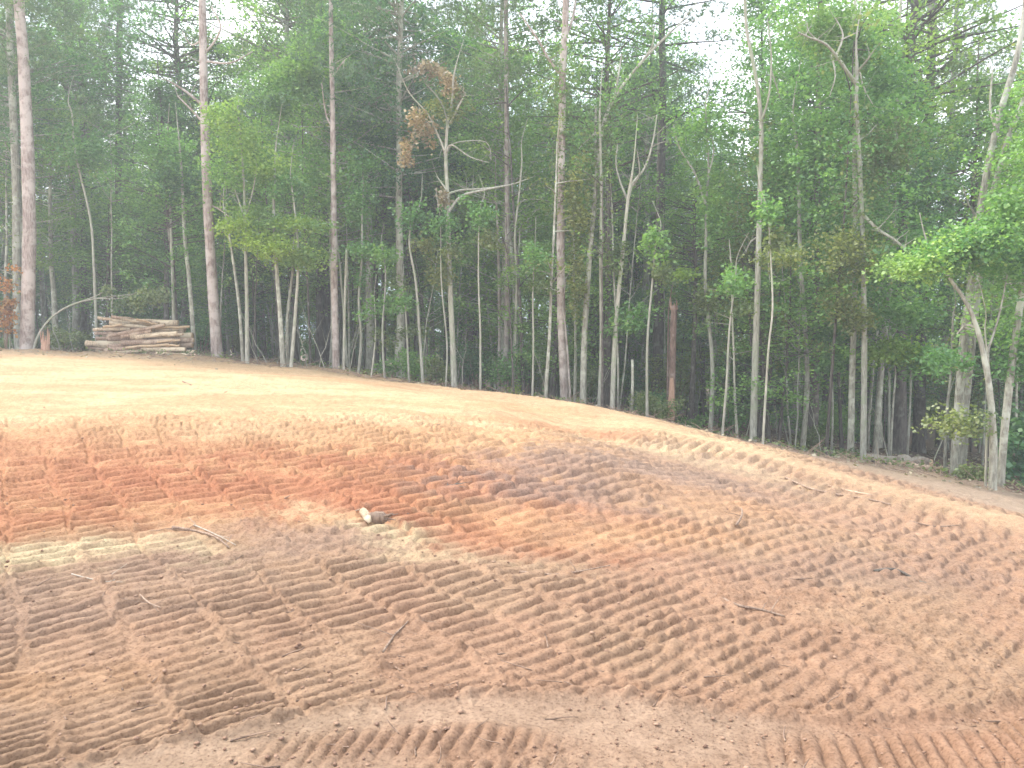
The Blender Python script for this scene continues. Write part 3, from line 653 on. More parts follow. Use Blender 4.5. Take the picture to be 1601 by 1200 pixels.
hero('young_tree', 'grey tree leaning over the gap between log pile and tall reddish pine', [(305, 553), (297, 450), (289, 370), (285, 290)], 27, 9, 6, 'grey_bark', fol=[(285, 280, 50, 30, 900, 'leaf_dark', .09)])
hero('young_tree', 'slender grey tree rising behind the left end of the log pile', [(151, 520), (147, 420), (141, 340), (118, 240), (113, 180)], 28, 6, 3, 'pale_bark', fol=[(125, 240, 50, 40, 1100, 'leaf_mid', .09)])
# wavy saplings
for px, pts, w0, lab in [(600, [(602, 590), (598, 520), (603, 440), (600, 400)], 5, 'short grey sapling between the wavy pale sapling and the leaning one'),
                   (660, [(662, 596), (656, 520), (650, 440), (640, 380), (646, 340)], 6.5, 'leaning pale sapling left of the tree with dead brown leaves'),
                   (580, [(579, 585), (587, 530), (586, 480)], 4, 'short stick-thin sapling left of the short grey one'),
                   (750, [(751, 614), (751, 520), (748, 430), (750, 330)], 4.5, 'thin straight sapling left of the straight grey pine'),
                   (1015, [(1012, 650), (1012, 540), (1020, 440), (1025, 380)], 6, 'thin pale sapling close left of the broken brown snag'),
                   (1130, [(1128, 690), (1136, 600), (1140, 520), (1150, 435)], 5.5, 'thin curving sapling between the kinked pale tree and the tall smooth one'),
                   (1195, [(1192, 692), (1198, 600), (1202, 540), (1208, 480), (1205, 400), (1200, 330)], 5, 'thin sapling close right of the tall smooth pale tree'),
                   (833, [(832, 622), (834, 540), (833, 460), (836, 400)], 4.5, 'thin sapling midway between the grey pine and the vine-clad pine'),
                   (696, [(696, 600), (699, 540), (690, 440), (689, 350)], 4, 'thin crooked stem touching the left side of the tree with dead brown leaves'),
                   (637, [(640, 596), (637, 540), (633, 470)], 4.5, 'short thin grey pole left of the leaning pale sapling')]:
    d = float(edge_y((px-800)/FPX*23))+.3
    hero('sapling', lab, pts, d, w0, w0*.5, 'pale_bark', 'sapling', flare=1.1, seed=px, fol=[(pts[-1][0], pts[-1][1], 22, 22, 260, 'leaf_mid'), (pts[-1][0]+12, pts[-1][1]+45, 22, 12, 140, 'leaf_olive')])
hero('dying_tree', 'pale grey tree with dead brown hanging leaves and long curving bare limbs', [(711, 613), (706, 500), (702, 400), (700, 310), (697, 245), (700, 190), (706, 165)], 23.3, 12.5, 5, 'pale_bark', stubs=0,
     branches=[([(702, 330), (722, 306), (760, 296), (800, 288), (828, 278)], 5, 1.5), ([(700, 303), (720, 297), (760, 294), (790, 290)], 4, 1.5), ([(698, 250), (690, 222), (677, 200)], 5, 2), ([(699, 255), (700, 235), (716, 222), (760, 222), (768, 250)], 3, 1.2),
               ([(698, 238), (706, 226), (735, 245), (765, 254)], 3, 1), ([(704, 192), (716, 168), (728, 145)], 4, 1.5), ([(698, 296), (690, 285), (683, 275)], 3, 1.5), ([(695, 235), (670, 180), (640, 145), (620, 100)], 3, .8), ([(702, 200), (690, 160), (665, 130)], 3, 1.2)],
     fol=[(655, 195, 24, 24, 330, 'leaf_dead', .09), (636, 235, 9, 24, 150, 'leaf_dead', .09), (702, 128, 14, 26, 200, 'leaf_dead', .09), (672, 105, 24, 12, 220, 'leaf_dead', .1), (690, 305, 8, 16, 120, 'leaf_dead', .1), (692, 430, 22, 24, 300, 'leaf_olive'), (700, 160, 30, 20, 300, 'leaf_olive')])
hero('pine_tree', 'straight slender grey pine right of the tree with dead brown leaves', [(790, 622), (793, 480), (793, 340), (792, 180), (791, 0)], 25.5, 10.5, 8, 'pine_bark', H=20, crown=(pc(0), 'needles', .85, 0), stubs=6)
hero('young_tree', 'slim reddish stem close left of the straight grey pine', [(780, 618), (781, 520), (780, 430), (778, 350)], 26.5, 7, 5, 'pine_bark')
hero('young_tree', 'thin forked white stem just right of the straight grey pine', [(804, 621), (806, 530), (808, 430), (805, 370), (812, 300), (816, 250)], 24.4, 6, 3, 'pale_bark', branches=[([(808, 410), (812, 380), (812, 362)], 3, 2), ([(809, 325), (820, 312), (850, 312)], 2.5, 1)])
hero('pine_tree', 'thick pine trunk wrapped in leafy vines, the stoutest near the crest', [(884, 630), (878, 500), (877, 380), (878, 250), (880, 110), (885, 0)], 22, 17, 12, 'pine_bark', H=21, crown=(pc(2), 'needles', .9, 0), stubs=4,
     vine=[(5.0, 9.3, 1500, 'leaf_olive', .22), (7, 10, 500, 'leaf_light', .3), (1.5, 4, 120, 'leaf_mid', .2)], branches=[([(880, 120), (860, 95), (840, 60), (812, 20)], 5, 2), ([(884, 60), (895, 30), (900, 0)], 5, 3)])
hero('pine_tree', 'small second stem joined low on the thick vine-clad pine', [(893, 629), (888, 560), (883, 500)], 21.8, 5, 3, 'pine_bark', cat='dead trunk')
hero('hardwood_tree', 'leaning mottled tree overgrown with vines, sweeping right into a long bare limb', [(911, 637), (914, 520), (922, 400), (933, 280), (942, 200), (962, 150), (1000, 100), (1040, 58)], 21.8, 13.5, 4, 'grey_bark',
     vine=[(4.5, 8.0, 1500, 'leaf_olive', .25), (6, 8.8, 900, 'leaf_mid', .4), (1, 4, 250, 'leaf_mid', .2)], branches=[([(934, 280), (932, 220), (932, 170)], 7, 4), ([(962, 150), (968, 110), (972, 85)], 4, 2), ([(1040, 58), (1060, 40), (1090, 30)], 3, 1), ([(1000, 100), (1020, 70), (1022, 40)], 3, 1)])
hero('young_tree', 'slim smooth pale tree right of the leaning vine-clad one', [(936, 640), (940, 540), (939, 420), (940, 300), (938, 200)], 21.6, 7.5, 5, 'pale_bark', fol=[(900, 320, 16, 70, 700, 'leaf_olive', .085), (905, 430, 12, 60, 400, 'leaf_olive', .085)])
hero('young_tree', 'thin pale stem between the thick vine-clad pine and the leaning tree', [(898, 634), (900, 540), (897, 440), (898, 360)], 22.4, 6, 4, 'pale_bark', vine=[(1, 5, 400, 'leaf_olive', .15)])
hero('hardwood_tree', 'forked grey tree near the crest whose fork spreads high and bare', [(957, 643), (961, 540), (967, 460), (976, 370), (982, 310)], 21.4, 10.5, 6, 'pale_bark', branches=[([(982, 312), (990, 285), (1008, 262), (1020, 225), (1027, 180)], 5, 2), ([(982, 314), (970, 285), (963, 255), (966, 225)], 4, 1.5), ([(990, 290), (1000, 270), (996, 235)], 3, 1.5), ([(1018, 230), (1035, 222), (1045, 222)], 2, 1)],
     fol=[(960, 400, 22, 22, 260, 'leaf_olive'), (985, 500, 30, 20, 400, 'leaf_mid')])
hero('young_tree', 'thin stem running up close beside the forked grey tree', [(966, 644), (966, 560), (960, 440), (957, 330)], 21.8, 4.5, 3, 'grey_bark')
hero('young_tree', 'slim grey pole with a snapped top right of the forked tree', [(988, 646), (989, 600), (989, 562)], 21.2, 6, 5, 'grey_bark', cap=True)
# the snag
def snag():
    e = hero('broken_snag', 'dead brown pine snag with a splintered broken top and stripped pink patch', [(1050, 656), (1051, 600), (1052, 540), (1054, 478)], 21.8, 13, 12, 'snag_bark', cat='dead tree', flare=1.15, cap=True)
    o = np.array(e.location); r = R_(5); top = np.array(W(1054, 478, 21.8))-o; rad = 6/FPX*21.8
    b = MB()
    for i in range(11):
        a = i*6.28/11; p = top+np.array([math.cos(a)*rad*.8, math.sin(a)*rad*.8, -.1]); b.tube(np.array([p, p+[r.normal(0, .02), r.normal(0, .02), r.uniform(.12, .42)]]), [.03, .003], 4, rng=r)
    b.build('splinters', M['raw_wood'], e)
    c = MB(); V = []; n = 14
    for i in range(n+1):
        z = -.1+1.25*i/n; q = np.array(W(1050+.6*i/n*2, 656-66*i/n, 21.8))-o
        hw = .95*(1-(i/n)**3*.6)
        for k in range(7):
            a = -math.pi/2-.35+(k-3)/3*hw*.9; rr = rad*(1.13+.05*math.sin(i*2+k)); V.append((q[0]+math.cos(a)*rr, q[1]+math.sin(a)*rr, q[2]))
    Q = [(i*7+k, i*7+k+1, (i+1)*7+k+1, (i+1)*7+k) for i in range(n) for k in range(6)]
    c.add(V, Q); c.build('stripped_patch', M['raw_wood'], e)
snag()
hero('dead_pine', 'thin brown dead stem touching the left side of the broken brown snag', [(1044, 655), (1044, 600), (1045, 520)], 22.4, 5, 4, 'snag_bark', cat='dead trunk')
hero('hardwood_tree', 'kinked pale tree with leaf tufts right of the broken snag', [(1110, 683), (1114, 600), (1112, 540), (1103, 450), (1104, 370), (1104, 318), (1108, 260), (1103, 165)], 21, 9.5, 3, 'pale_bark', branches=[([(1103, 318), (1086, 270), (1062, 230), (1053, 195)], 4, 1.5), ([(1107, 275), (1116, 235), (1110, 205)], 3, 1.5)],
     fol=[(1104, 470, 18, 22, 300, 'leaf_olive'), (1070, 425, 12, 8, 140, 'leaf_bright'), (1110, 350, 26, 30, 420, 'leaf_mid'), (1115, 290, 34, 26, 400, 'leaf_light', .085), (1100, 210, 50, 40, 800, 'leaf_mid', .085)])
hero('hardwood_tree', 'tall smooth pale tree rising straight with sparse high branches', [(1177, 692), (1181, 560), (1185, 430), (1188, 300), (1190, 190), (1180, 110), (1168, 50), (1165, 0)], 20, 14.5, 5, 'pale_bark', H=12.5, branches=[([(1190, 190), (1202, 150), (1206, 90), (1200, 30)], 4, 1.5), ([(1206, 110), (1216, 140), (1220, 155)], 2.5, 1), ([(1184, 370), (1172, 380), (1166, 395)], 3, 1.5), ([(1186, 345), (1204, 330), (1201, 400), (1204, 440)], 3, 1)],
     vine=[(5.5, 7.4, 120, 'leaf_olive', .2)])
hero('hardwood_tree', 'grey trunk, thinner and front one of the dark pair', [(1254, 697), (1262, 600), (1258, 500), (1251, 400), (1249, 300), (1246, 230)], 20.6, 10.5, 6, 'grey_bark', fol=[(1245, 250, 50, 40, 1100, 'leaf_mid', .09)])
hero('hardwood_tree', 'dark stouter trunk, the rear one of the dark pair', [(1273, 699), (1275, 560), (1277, 420), (1277, 300), (1280, 150), (1283, 0)], 22, 15, 9, 'dark_bark', H=16, crown=(bc(0), 'leaf_mid', 1, -1), vine=[(.5, 3.5, 220, 'leaf_mid', .22)])
hero('hardwood_tree', 'straight grey-brown trunk just left of the lichen-spotted tree', [(1330, 710), (1332, 600), (1335, 500), (1338, 400), (1336, 250)], 19.4, 13, 8, 'grey_bark', vine=[(2.0, 6, 700, 'leaf_olive', .32)], H=13, crown=(bc(3), 'leaf_mid', 1, 0))
hero('hardwood_tree', 'lichen-spotted pale tree ending high in spreading crooked bare limbs', [(1349, 724), (1351, 600), (1351, 480), (1348, 350), (1343, 230), (1339, 165), (1340, 112)], 18.5, 12, 6, 'pale_bark',
     branches=[([(1338, 130), (1322, 108), (1308, 88), (1290, 68), (1265, 58), (1248, 50)], 6, 2), ([(1308, 85), (1318, 55), (1306, 28)], 4, 1.5), ([(1315, 62), (1330, 55), (1345, 48)], 3, 1), ([(1282, 66), (1265, 50), (1262, 35)], 3, 1), ([(1300, 85), (1306, 118), (1297, 150)], 3, 1.2), ([(1342, 110), (1355, 95), (1368, 76)], 4, 1.5), ([(1344, 112), (1352, 140), (1366, 165)], 3, 1), ([(1344, 218), (1356, 210), (1370, 195)], 3, 1.2), ([(1349, 335), (1372, 358), (1395, 372), (1415, 388)], 5.5, 3.5, -.15)],
     vine=[(3.3, 6.5, 700, 'leaf_olive', .35)],
     fol=[(1330, 400, 45, 40, 1200, 'leaf_olive', .07), (1230, 400, 40, 14, 420, 'leaf_olive', .07), (1320, 470, 26, 30, 500, 'leaf_olive', .07), (1345, 60, 70, 50, 1400, 'leaf_light', .08, 1.0), (1280, 40, 45, 30, 700, 'leaf_light', .08, 1), (1390, 240, 40, 60, 700, 'leaf_olive', .08, .5), (1335, 500, 24, 20, 300, 'leaf_olive', .07)])
hero('hardwood_tree', 'dim grey tree standing behind and right of the lichen-spotted one', [(1368, 712), (1376, 600), (1388, 480), (1396, 380), (1400, 280)], 22, 11, 7, 'grey_bark', H=13, crown=(bc(1), 'leaf_dark', .9, 0))
hero('sapling', 'thin sapling behind the fallen pale logs', [(1418, 706), (1423, 630), (1424, 560)], 20, 5, 3, 'grey_bark', 'sapling', fol=[(1424, 560, 30, 14, 200, 'leaf_mid')])
hero('sapling', 'thin sapling with wavy leaves left of the dim grey tree', [(1300, 706), (1302, 640), (1300, 570)], 20.2, 4.5, 3, 'grey_bark', 'sapling', fol=[(1300, 560, 26, 22, 420, 'leaf_mid'), (1300, 520, 24, 20, 300, 'leaf_mid')])
hero('hardwood_tree', 'left trunk of the leaning twins, dark lower and pale above', [(1492, 740), (1498, 640), (1506, 540), (1520, 430), (1534, 320), (1560, 190), (1592, 80)], 16.8, 17, 10, 'grey_bark', H=10.5, branches=[([(1558, 200), (1548, 170), (1552, 110)], 5, 2), ([(1530, 340), (1515, 320), (1505, 290)], 3, 1)], vine=[(.5, 4, 250, 'leaf_olive', .3)])
hero('hardwood_tree', 'right trunk of the leaning twins, slightly slimmer', [(1505, 741), (1510, 640), (1520, 540), (1532, 430), (1548, 320), (1575, 220), (1601, 150)], 17.2, 13, 9, 'grey_bark', H=10, vine=[(4, 8, 250, 'leaf_olive', .3)])
hero('sapling', 'slim grey stem hugging the left side of the leaning twins', [(1477, 735), (1480, 650), (1487, 580), (1490, 500)], 17.4, 6, 4, 'grey_bark', 'sapling')
hero('hardwood_tree', 'arching bent trunk curving left to a snapped limb above the path', [(1552, 768), (1553, 690), (1547, 610), (1535, 540), (1520, 492), (1503, 460), (1487, 438)], 15, 16, 6, 'grey_bark', branches=[([(1527, 512), (1510, 508), (1496, 522)], 4, 2), ([(1540, 560), (1560, 500), (1575, 430)], 4, 2)],
     fol=[(1490, 395, 70, 24, 900, 'leaf_mid', .07), (1500, 385, 60, 22, 700, 'leaf_light', .065), (1430, 415, 50, 15, 700, 'leaf_light', .065), (1540, 370, 50, 24, 1100, 'leaf_mid', .075), (1490, 560, 40, 18, 350, 'leaf_mid', .07, .5), (1495, 660, 40, 20, 420, 'leaf_olive', .07, -.1), (1580, 330, 40, 30, 700, 'leaf_mid', .08)])
hero('young_tree', 'slim leaning stem sprouting at the foot of the arching trunk', [(1541, 764), (1543, 680), (1548, 600), (1540, 520)], 15.2, 5, 3, 'pale_bark')
hero('hardwood_tree', 'stout trunk leaning right out of view beside the arching one', [(1563, 765), (1572, 660), (1583, 560), (1598, 460), (1620, 350), (1640, 200)], 15.6, 15, 10, 'grey_bark', H=10, crown=(bc(3), 'leaf_mid', .8, 0), fol=[(1590, 400, 40, 30, 800, 'leaf_mid', .08), (1590, 560, 30, 40, 500, 'leaf_mid', .08), (1590, 670, 24, 30, 400, 'leaf_dark', .09, .8)])
hero('young_tree', 'leafy young tree with a glowing lime spray left of the twins', [(1392, 715), (1396, 640), (1400, 580), (1392, 540)], 19, 4.5, 2.5, 'grey_bark', fol=[(1390, 545, 32, 14, 900, 'leaf_bright', .08), (1440, 560, 36, 22, 700, 'leaf_mid'), (1420, 490, 40, 20, 700, 'leaf_mid')])
# taller trees standing back, seen above and between the edge trees
hero('oak_tree', 'big dark oak with black crooked limbs against the bright sky, behind the fallen logs', [(1437, 690), (1440, 500), (1443, 380), (1450, 250), (1455, 120), (1458, 0)], 28, 22, 15, 'dark_bark', H=16,
     branches=[([(1444, 330), (1475, 290), (1510, 285), (1545, 250)], 9, 3), ([(1450, 240), (1480, 215), (1520, 175), (1560, 165)], 8, 3), ([(1447, 300), (1415, 290), (1380, 320)], 7, 2), ([(1453, 180), (1430, 150), (1400, 130)], 6, 2), ([(1450, 270), (1500, 250), (1560, 300)], 7, 2), ([(1456, 120), (1490, 90), (1510, 50)], 6, 2), ([(1455, 140), (1410, 90), (1395, 40)], 6, 2)],
     fol=[(1490, 220, 100, 60, 1500, 'leaf_dark', .12), (1420, 330, 70, 50, 1500, 'leaf_dark', .12), (1540, 330, 60, 40, 1100, 'leaf_dark', .12), (1480, 400, 110, 50, 2600, 'leaf_dark', .12), (1440, 80, 110, 60, 1500, 'leaf_olive', .11)])
hero('pine_tree', 'dark pine trunk seen against the pale gap behind the log pile', [(186, 520), (185, 400), (185, 280), (186, 150), (188, 0)], 38, 13, 10, 'dark_bark', H=22, crown=(pc(2), 'needles', 1, 0), stubs=12,
     fol=[(175, 200, 90, 40, 1300, 'needles', .13), (150, 110, 80, 40, 1300, 'needles', .13)])
hero('pine_tree', 'thinner crooked dark trunk right beside the dark pine behind the log pile', [(203, 520), (198, 420), (194, 330), (205, 250)], 38.5, 7, 5, 'dark_bark', stubs=5)
hero('pine_tree', 'dark pine trunk behind the wavy pale saplings', [(600, 600), (600, 450), (600, 300), (597, 150), (596, 0)], 32, 10, 8, 'dark_bark', H=20, crown=(pc(1), 'needles', 1, 0), stubs=6)
hero('hardwood_tree', 'dark trunk close left of the dark pine behind the wavy saplings', [(590, 600), (588, 450), (589, 330)], 34, 9, 7, 'dark_bark', H=14, crown=(bc(1), 'leaf_mid', 1, 0))
hero('pine_tree', 'dim grey pine trunk left of the tall reddish pine', [(131, 530), (130, 350), (128, 150), (127, 0)], 36, 10, 8, 'dark_bark', H=22, crown=(pc(0), 'needles', 1, 0), stubs=8)

# ------------------------------------------------------------------ bushes and odd plants at the edge
def bush(label, px, py, d, rx, ry, n, mt, leaf=.08, name='bush', cat='bush'):
    rng = R_(int(px*3+py)); x, y, z = W(px, py, d); z0 = gz(x, y); mpp = d/FPX; e = empty(name, (x, y, z0)); tag(e, label, cat)
    st = MB(); H = ry*2*mpp; Rr = rx*mpp
    pts = []
    for i in range(10):
        a = rng.uniform(0, 6.28); r = Rr*rng.uniform(.1, 1); tip = np.array([math.cos(a)*r, math.sin(a)*r*.7, H*rng.uniform(.35, 1)])
        st.tube(wob_path((0, 0, -.08), tip, 4, .04, rng), [.012, .01, .007, .004], 4, rng=rng)
        for t in (.6, 1): pts.append(spray_pts(tip*t, max(.15, Rr*.35), .06, n//20, rng))
    st.build('stem', M['twig_wood'], e); V, Q = leaves(np.vstack(pts), leaf, rng, .45); b = MB(); b.add(V, Q); b.build('foliage', M[mt], e)
bush('small vivid lime-green bush at the foot of the straight grey pine', 806, 617, 24.0, 16, 13, 420, 'leaf_bright')
bush('olive bush spilling at the foot of the tree with dead brown leaves', 682, 606, 24.2, 28, 24, 1100, 'leaf_olive')
bush('low dark bush at the foot of the short grey sapling', 610, 592, 25.2, 24, 16, 700, 'leaf_mid')
bush('fern-like green bush just left of the broken brown snag', 1020, 660, 22.4, 34, 19, 1300, 'leaf_light')
bush('low green plants tucked right of the broken brown snag', 1078, 672, 22.4, 24, 12, 700, 'leaf_mid')
bush('rust-leaved dying bush beside the pink-barked pine pair', 8, 530, 25.6, 26, 66, 900, 'leaf_rust', .1)
bush('leafy green bush between kinked pale tree and tall smooth tree', 1145, 685, 22.5, 30, 30, 900, 'leaf_mid')
bush('dark broad-leaved bush at the foot of the stout leaning trunk', 1588, 755, 15.8, 18, 40, 500, 'leaf_dark', .12)
bush('sprawling weeds at the foot of the lichen-spotted tree', 1315, 722, 18.8, 30, 7, 500, 'leaf_olive', .07)
bush('sparse weedy bush right of the leaning twins', 1520, 760, 16.0, 30, 14, 500, 'leaf_olive', .07)
bush('low green weeds below the bent sapling left of the log pile', 100, 545, 27.2, 40, 20, 700, 'leaf_olive', .09)

def bent_sapling():
    d = 25.6; pts = [(52, 548), (62, 520), (85, 492), (118, 474), (160, 465), (205, 460), (245, 456)]
    P = smooth_path(path_w(pts, d, .05)); x, y, z = P[0]; z0 = gz(x, y); P[0][2] = z0-.1; o = np.array([x, y, z0]); e = empty('bent_sapling', o)
    tag(e, 'bent sapling arching low over the log pile with hanging yellow-green leaves', 'sapling')
    b = MB(); b.tube(P-o, np.linspace(.045, .012, len(P)), 7, lump=.05); b.build('trunk', M['pale_bark'], e)
    b = MB(); b.tube(smooth_path(path_w([(118, 474), (155, 460), (168, 448)], d))-o, np.linspace(.02, .008, 9), 5); b.build('branch', M['pale_bark'], e)
    b = MB(); b.tube(smooth_path(path_w([(150, 466), (190, 466), (222, 452)], d-.1))-o, np.linspace(.018, .006, 9), 5); b.build('branch', M['pale_bark'], e)
    rng = R_(3); L = []
    for px, py, r, n in [(167, 452, 8, 130), (230, 462, 16, 260), (250, 462, 15, 260), (200, 468, 16, 120), (215, 476, 14, 130), (180, 478, 12, 60)]:
        c = np.array(W(px, py, d))-o; L.append(c+rng.normal(0, 1, (n, 3))*np.array([r*.5, r*.4, r*.45])*d/FPX)
    V, Q = leaves(np.vstack(L), .1, rng, .1, .8); b = MB(); b.add(V, Q); b.build('foliage', M['leaf_olive'], e)
bent_sapling()

def stump():
    x, y, z = W(72, 551, 25.4); z0 = gz(x, y); e = empty('splintered_stump', (x, y, z0)); tag(e, 'low splintered orange stump right of the thick pink-barked pine', 'stump')
    r = R_(9); b = MB(); b.tube([(0, 0, -.1), (0, 0, .25), (.02, 0, .42)], [.15, .12, .09], 10, lump=.1, rng=r, cap=True); b.build('stump_base', M['raw_wood'], e)
    b = MB()
    for i in range(12):
        a = i*6.28/12; b.tube([(math.cos(a)*.1, math.sin(a)*.1, .3), (math.cos(a)*.13+r.normal(0, .03), math.sin(a)*.13, .42+r.uniform(.1, .45))], [.035, .004], 4, rng=r)
    b.build('splinters', M['raw_wood'], e)
stump()

# ------------------------------------------------------------------ log pile
def log(label, P0, P1, r, bark, group=None, name='log', bend=.02, ends='cut_wood'):
    P0 = np.array(P0); P1 = np.array(P1); mid = (P0+P1)/2; rng = R_(int(abs(P0[0]*977+P0[2]*7919))+3); n = 7
    t = np.linspace(-.5, .5, n)[:, None]; P = (P1-P0)*t + rng.normal(0, bend*.5, (n, 3)); P[0] = (P0-mid); P[-1] = (P1-mid)
    b = MB(); rr = r*np.linspace(1.08, .92, n)*(1+rng.normal(0, .04, n)); b.tube(P, rr, 12, lump=.05, rng=rng)
    o = b.build(name, M[bark], None, tuple(mid)); tag(o, label, 'log', group)
    dirn = (P1-P0)/np.linalg.norm(P1-P0)
    for k, (pp, rad, sgn) in enumerate(((P[0], rr[0], -1), (P[-1], rr[-1], 1))):
        c = MB(); c.tube(np.array([pp+dirn*sgn*.003-dirn*sgn*.02, pp+dirn*sgn*.006]), [rad*.96, rad*.96], 12, cap=True, rng=rng); c.build('cut_end', M[ends], o)
    return o
LZ = lambda zx, zy, d: W(100+zx/6.158, 450+zy/6.158, d)
LOGS = [(330, 285, 640, 335, 30, 26.7, 'log_bark', 'topmost grey log poking out left from the top of the pile'),
        (460, 275, 915, 338, 30, 26.5, 'log_brown', 'long log lying along the very top of the pile'),
        (560, 300, 800, 330, 26, 26.3, 'log_bark', 'short grey-green log on top of the pile'),
        (445, 335, 800, 385, 40, 26.4, 'log_bark', 'log with a jagged left end under the topmost logs'),
        (435, 462, 970, 352, 34, 25.95, 'log_brown', 'long slanting log rising to the right across the pile front'),
        (555, 465, 840, 412, 44, 26.0, 'log_brown', 'stout pinkish log under the long slanting log'),
        (285, 402, 640, 395, 36, 26.5, 'log_bark', 'log whose pale end sticks out left at the upper third of the pile'),
        (850, 385, 1210, 372, 26, 26.2, 'cut_wood', 'pale split plank-like log sticking out right near the pile top'),
        (800, 405, 1130, 400, 30, 26.3, 'log_bark', 'pale log just under the split plank-like log'),
        (650, 475, 1090, 432, 42, 26.0, 'log_bark', 'yellowish log right of the stout pinkish log'),
        (300, 438, 600, 440, 34, 26.5, 'log_brown', 'brown log second from the top at the left side of the pile'),
        (310, 485, 600, 490, 38, 26.4, 'log_brown', 'brown log third from the top at the left side of the pile'),
        (560, 530, 1060, 508, 52, 25.95, 'log_brown', 'thickest knotty log across the middle of the pile'),
        (215, 535, 700, 548, 50, 26.35, 'log_bark', 'log projecting farthest left from the middle of the pile'),
        (900, 500, 1250, 505, 62, 26.6, 'log_brown', 'fat brown log projecting right in the shade of the grey tree'),
        (900, 470, 1110, 462, 34, 26.15, 'log_bark', 'short pale log above the knotty log at right'),
        (900, 520, 1120, 500, 20, 25.9, 'cut_wood', 'thin sawn pale piece, upper of the two at the right end'),
        (940, 548, 1112, 552, 18, 25.9, 'cut_wood', 'thin sawn pale piece, lower of the two at the right end'),
        (425, 560, 760, 548, 38, 26.1, 'log_brown', 'log under the left half of the knotty log'),
        (430, 592, 900, 572, 40, 25.95, 'log_brown', 'pinkish log fourth up from the ground'),
        (760, 590, 1172, 592, 42, 25.9, 'log_bark', 'tan log with a clean cut end just above the bottom right log'),
        (435, 625, 860, 600, 34, 25.85, 'log_bark', 'pale log just above the bottom left log'),
        (330, 664, 725, 672, 42, 25.75, 'log_bark', 'bottom left log resting on the ground'),
        (890, 636, 1272, 655, 46, 25.75, 'log_bark', 'bottom right log with its pale end pointing right'),
        (640, 650, 960, 648, 44, 26.0, 'log_brown', 'brown log in the gap between the bottom left and right logs'),
        (715, 695, 1110, 690, 52, 25.5, 'log_bark', 'big half-sunk log lying in front of the pile'),
        (510, 712, 900, 742, 16, 25.3, 'cut_wood', 'thin pale pole lying on the dirt in front of the pile'),
        (620, 728, 1110, 738, 18, 25.1, 'cut_wood', 'thin pale pole lying nearest the clearing')]
pile_g = 'logs of the log pile'
LOGS += [(700, 300, 905, 352, 20, 26.25, 'cut_wood', 'thin pale pole slanting down at the top right shoulder of the pile'),
         (380, 378, 560, 352, 22, 26.3, 'cut_wood', 'thin pale pole crossing the upper left of the pile'),
         (1000, 455, 1150, 440, 26, 26.0, 'log_bark', 'short pale stub under the split plank-like log'),
         (600, 575, 1010, 545, 26, 25.85, 'cut_wood', 'slim peeled pole slanting across the lower middle of the pile'),
         (230, 575, 420, 588, 24, 26.4, 'log_brown', 'dark short limb under the log that projects farthest left')]
for a, b_, c, d_, th, dep, mt, lab in LOGS:
    rr = th/2/6.158/FPX*dep*random.uniform(.86, 1.2)
    P0 = list(LZ(a, b_, dep)); P1 = list(LZ(c, d_, dep+.12*math.sin(a)))
    log(lab, P0, P1, rr, mt, pile_g)
rr_ = R_(31); rows = [(26.75, .10, -1.6, 1.7), (26.75, .36, -1.4, 1.6), (26.75, .62, -1.5, 1.5), (26.8, .88, -1.2, 1.3), (26.8, 1.12, -1.1, 1.2), (27.05, .12, -1.5, 1.6), (27.05, .38, -1.4, 1.5), (27.05, .65, -1.3, 1.4), (27.05, .9, -1.2, 1.2), (26.35, .12, -1.2, 1.4), (26.4, .38, -1.2, 1.2), (26.45, .62, -1.1, 1.1)]
xc = W(220, 540, 26.5)[0]
for i, (yy, zz, x0, x1) in enumerate(rows):
    z0 = gz(xc, yy)+zz
    log(f'weathered log in the {dict([(0, "lowest"), (1, "second"), (2, "middle"), (3, "upper"), (4, "topmost")])[min(4, int(zz/.25))]} course of the pile, {"rear" if yy > 27 else "middle" if yy > 26.6 else "hidden front"} stack', (xc+x0+rr_.normal(0, .1), yy, z0+rr_.normal(0, .03)), (xc+x1+rr_.normal(0, .1), yy, z0+rr_.normal(0, .03)), .125, ['log_bark', 'log_brown'][i % 2], pile_g)
def glog(label, px0, px1, d0, d1, r, bark, lift=0, **k):
    x0 = (px0-800.5)/FPX*d0; x1 = (px1-800.5)/FPX*d1
    return log(label, (x0, d0, gz(x0, d0)+r*.8+lift), (x1, d1, gz(x1, d1)+r*.8+lift), r, bark, 'fallen pale logs at the forest edge', name='fallen_log', bend=.04, **k)
glog('long pale fallen log, nearest the lichen-spotted tree', 1355, 1440, 19.0, 18.6, .10, 'bleached_wood', .04)
glog('fallen log with a bright stripped top, middle one at the forest edge', 1415, 1462, 18.7, 18.2, .13, 'bleached_wood', .05)
glog('short pale fallen stick touching the leaning twins', 1448, 1484, 18.6, 18.3, .06, 'cut_wood')
glog('brown fallen log lying low in front of the pale ones', 1395, 1460, 18.3, 17.8, .08, 'log_brown')
glog('thin grey fallen limb between the dark pair and the lichen-spotted tree', 1288, 1338, 21.0, 20.4, .05, 'log_brown')

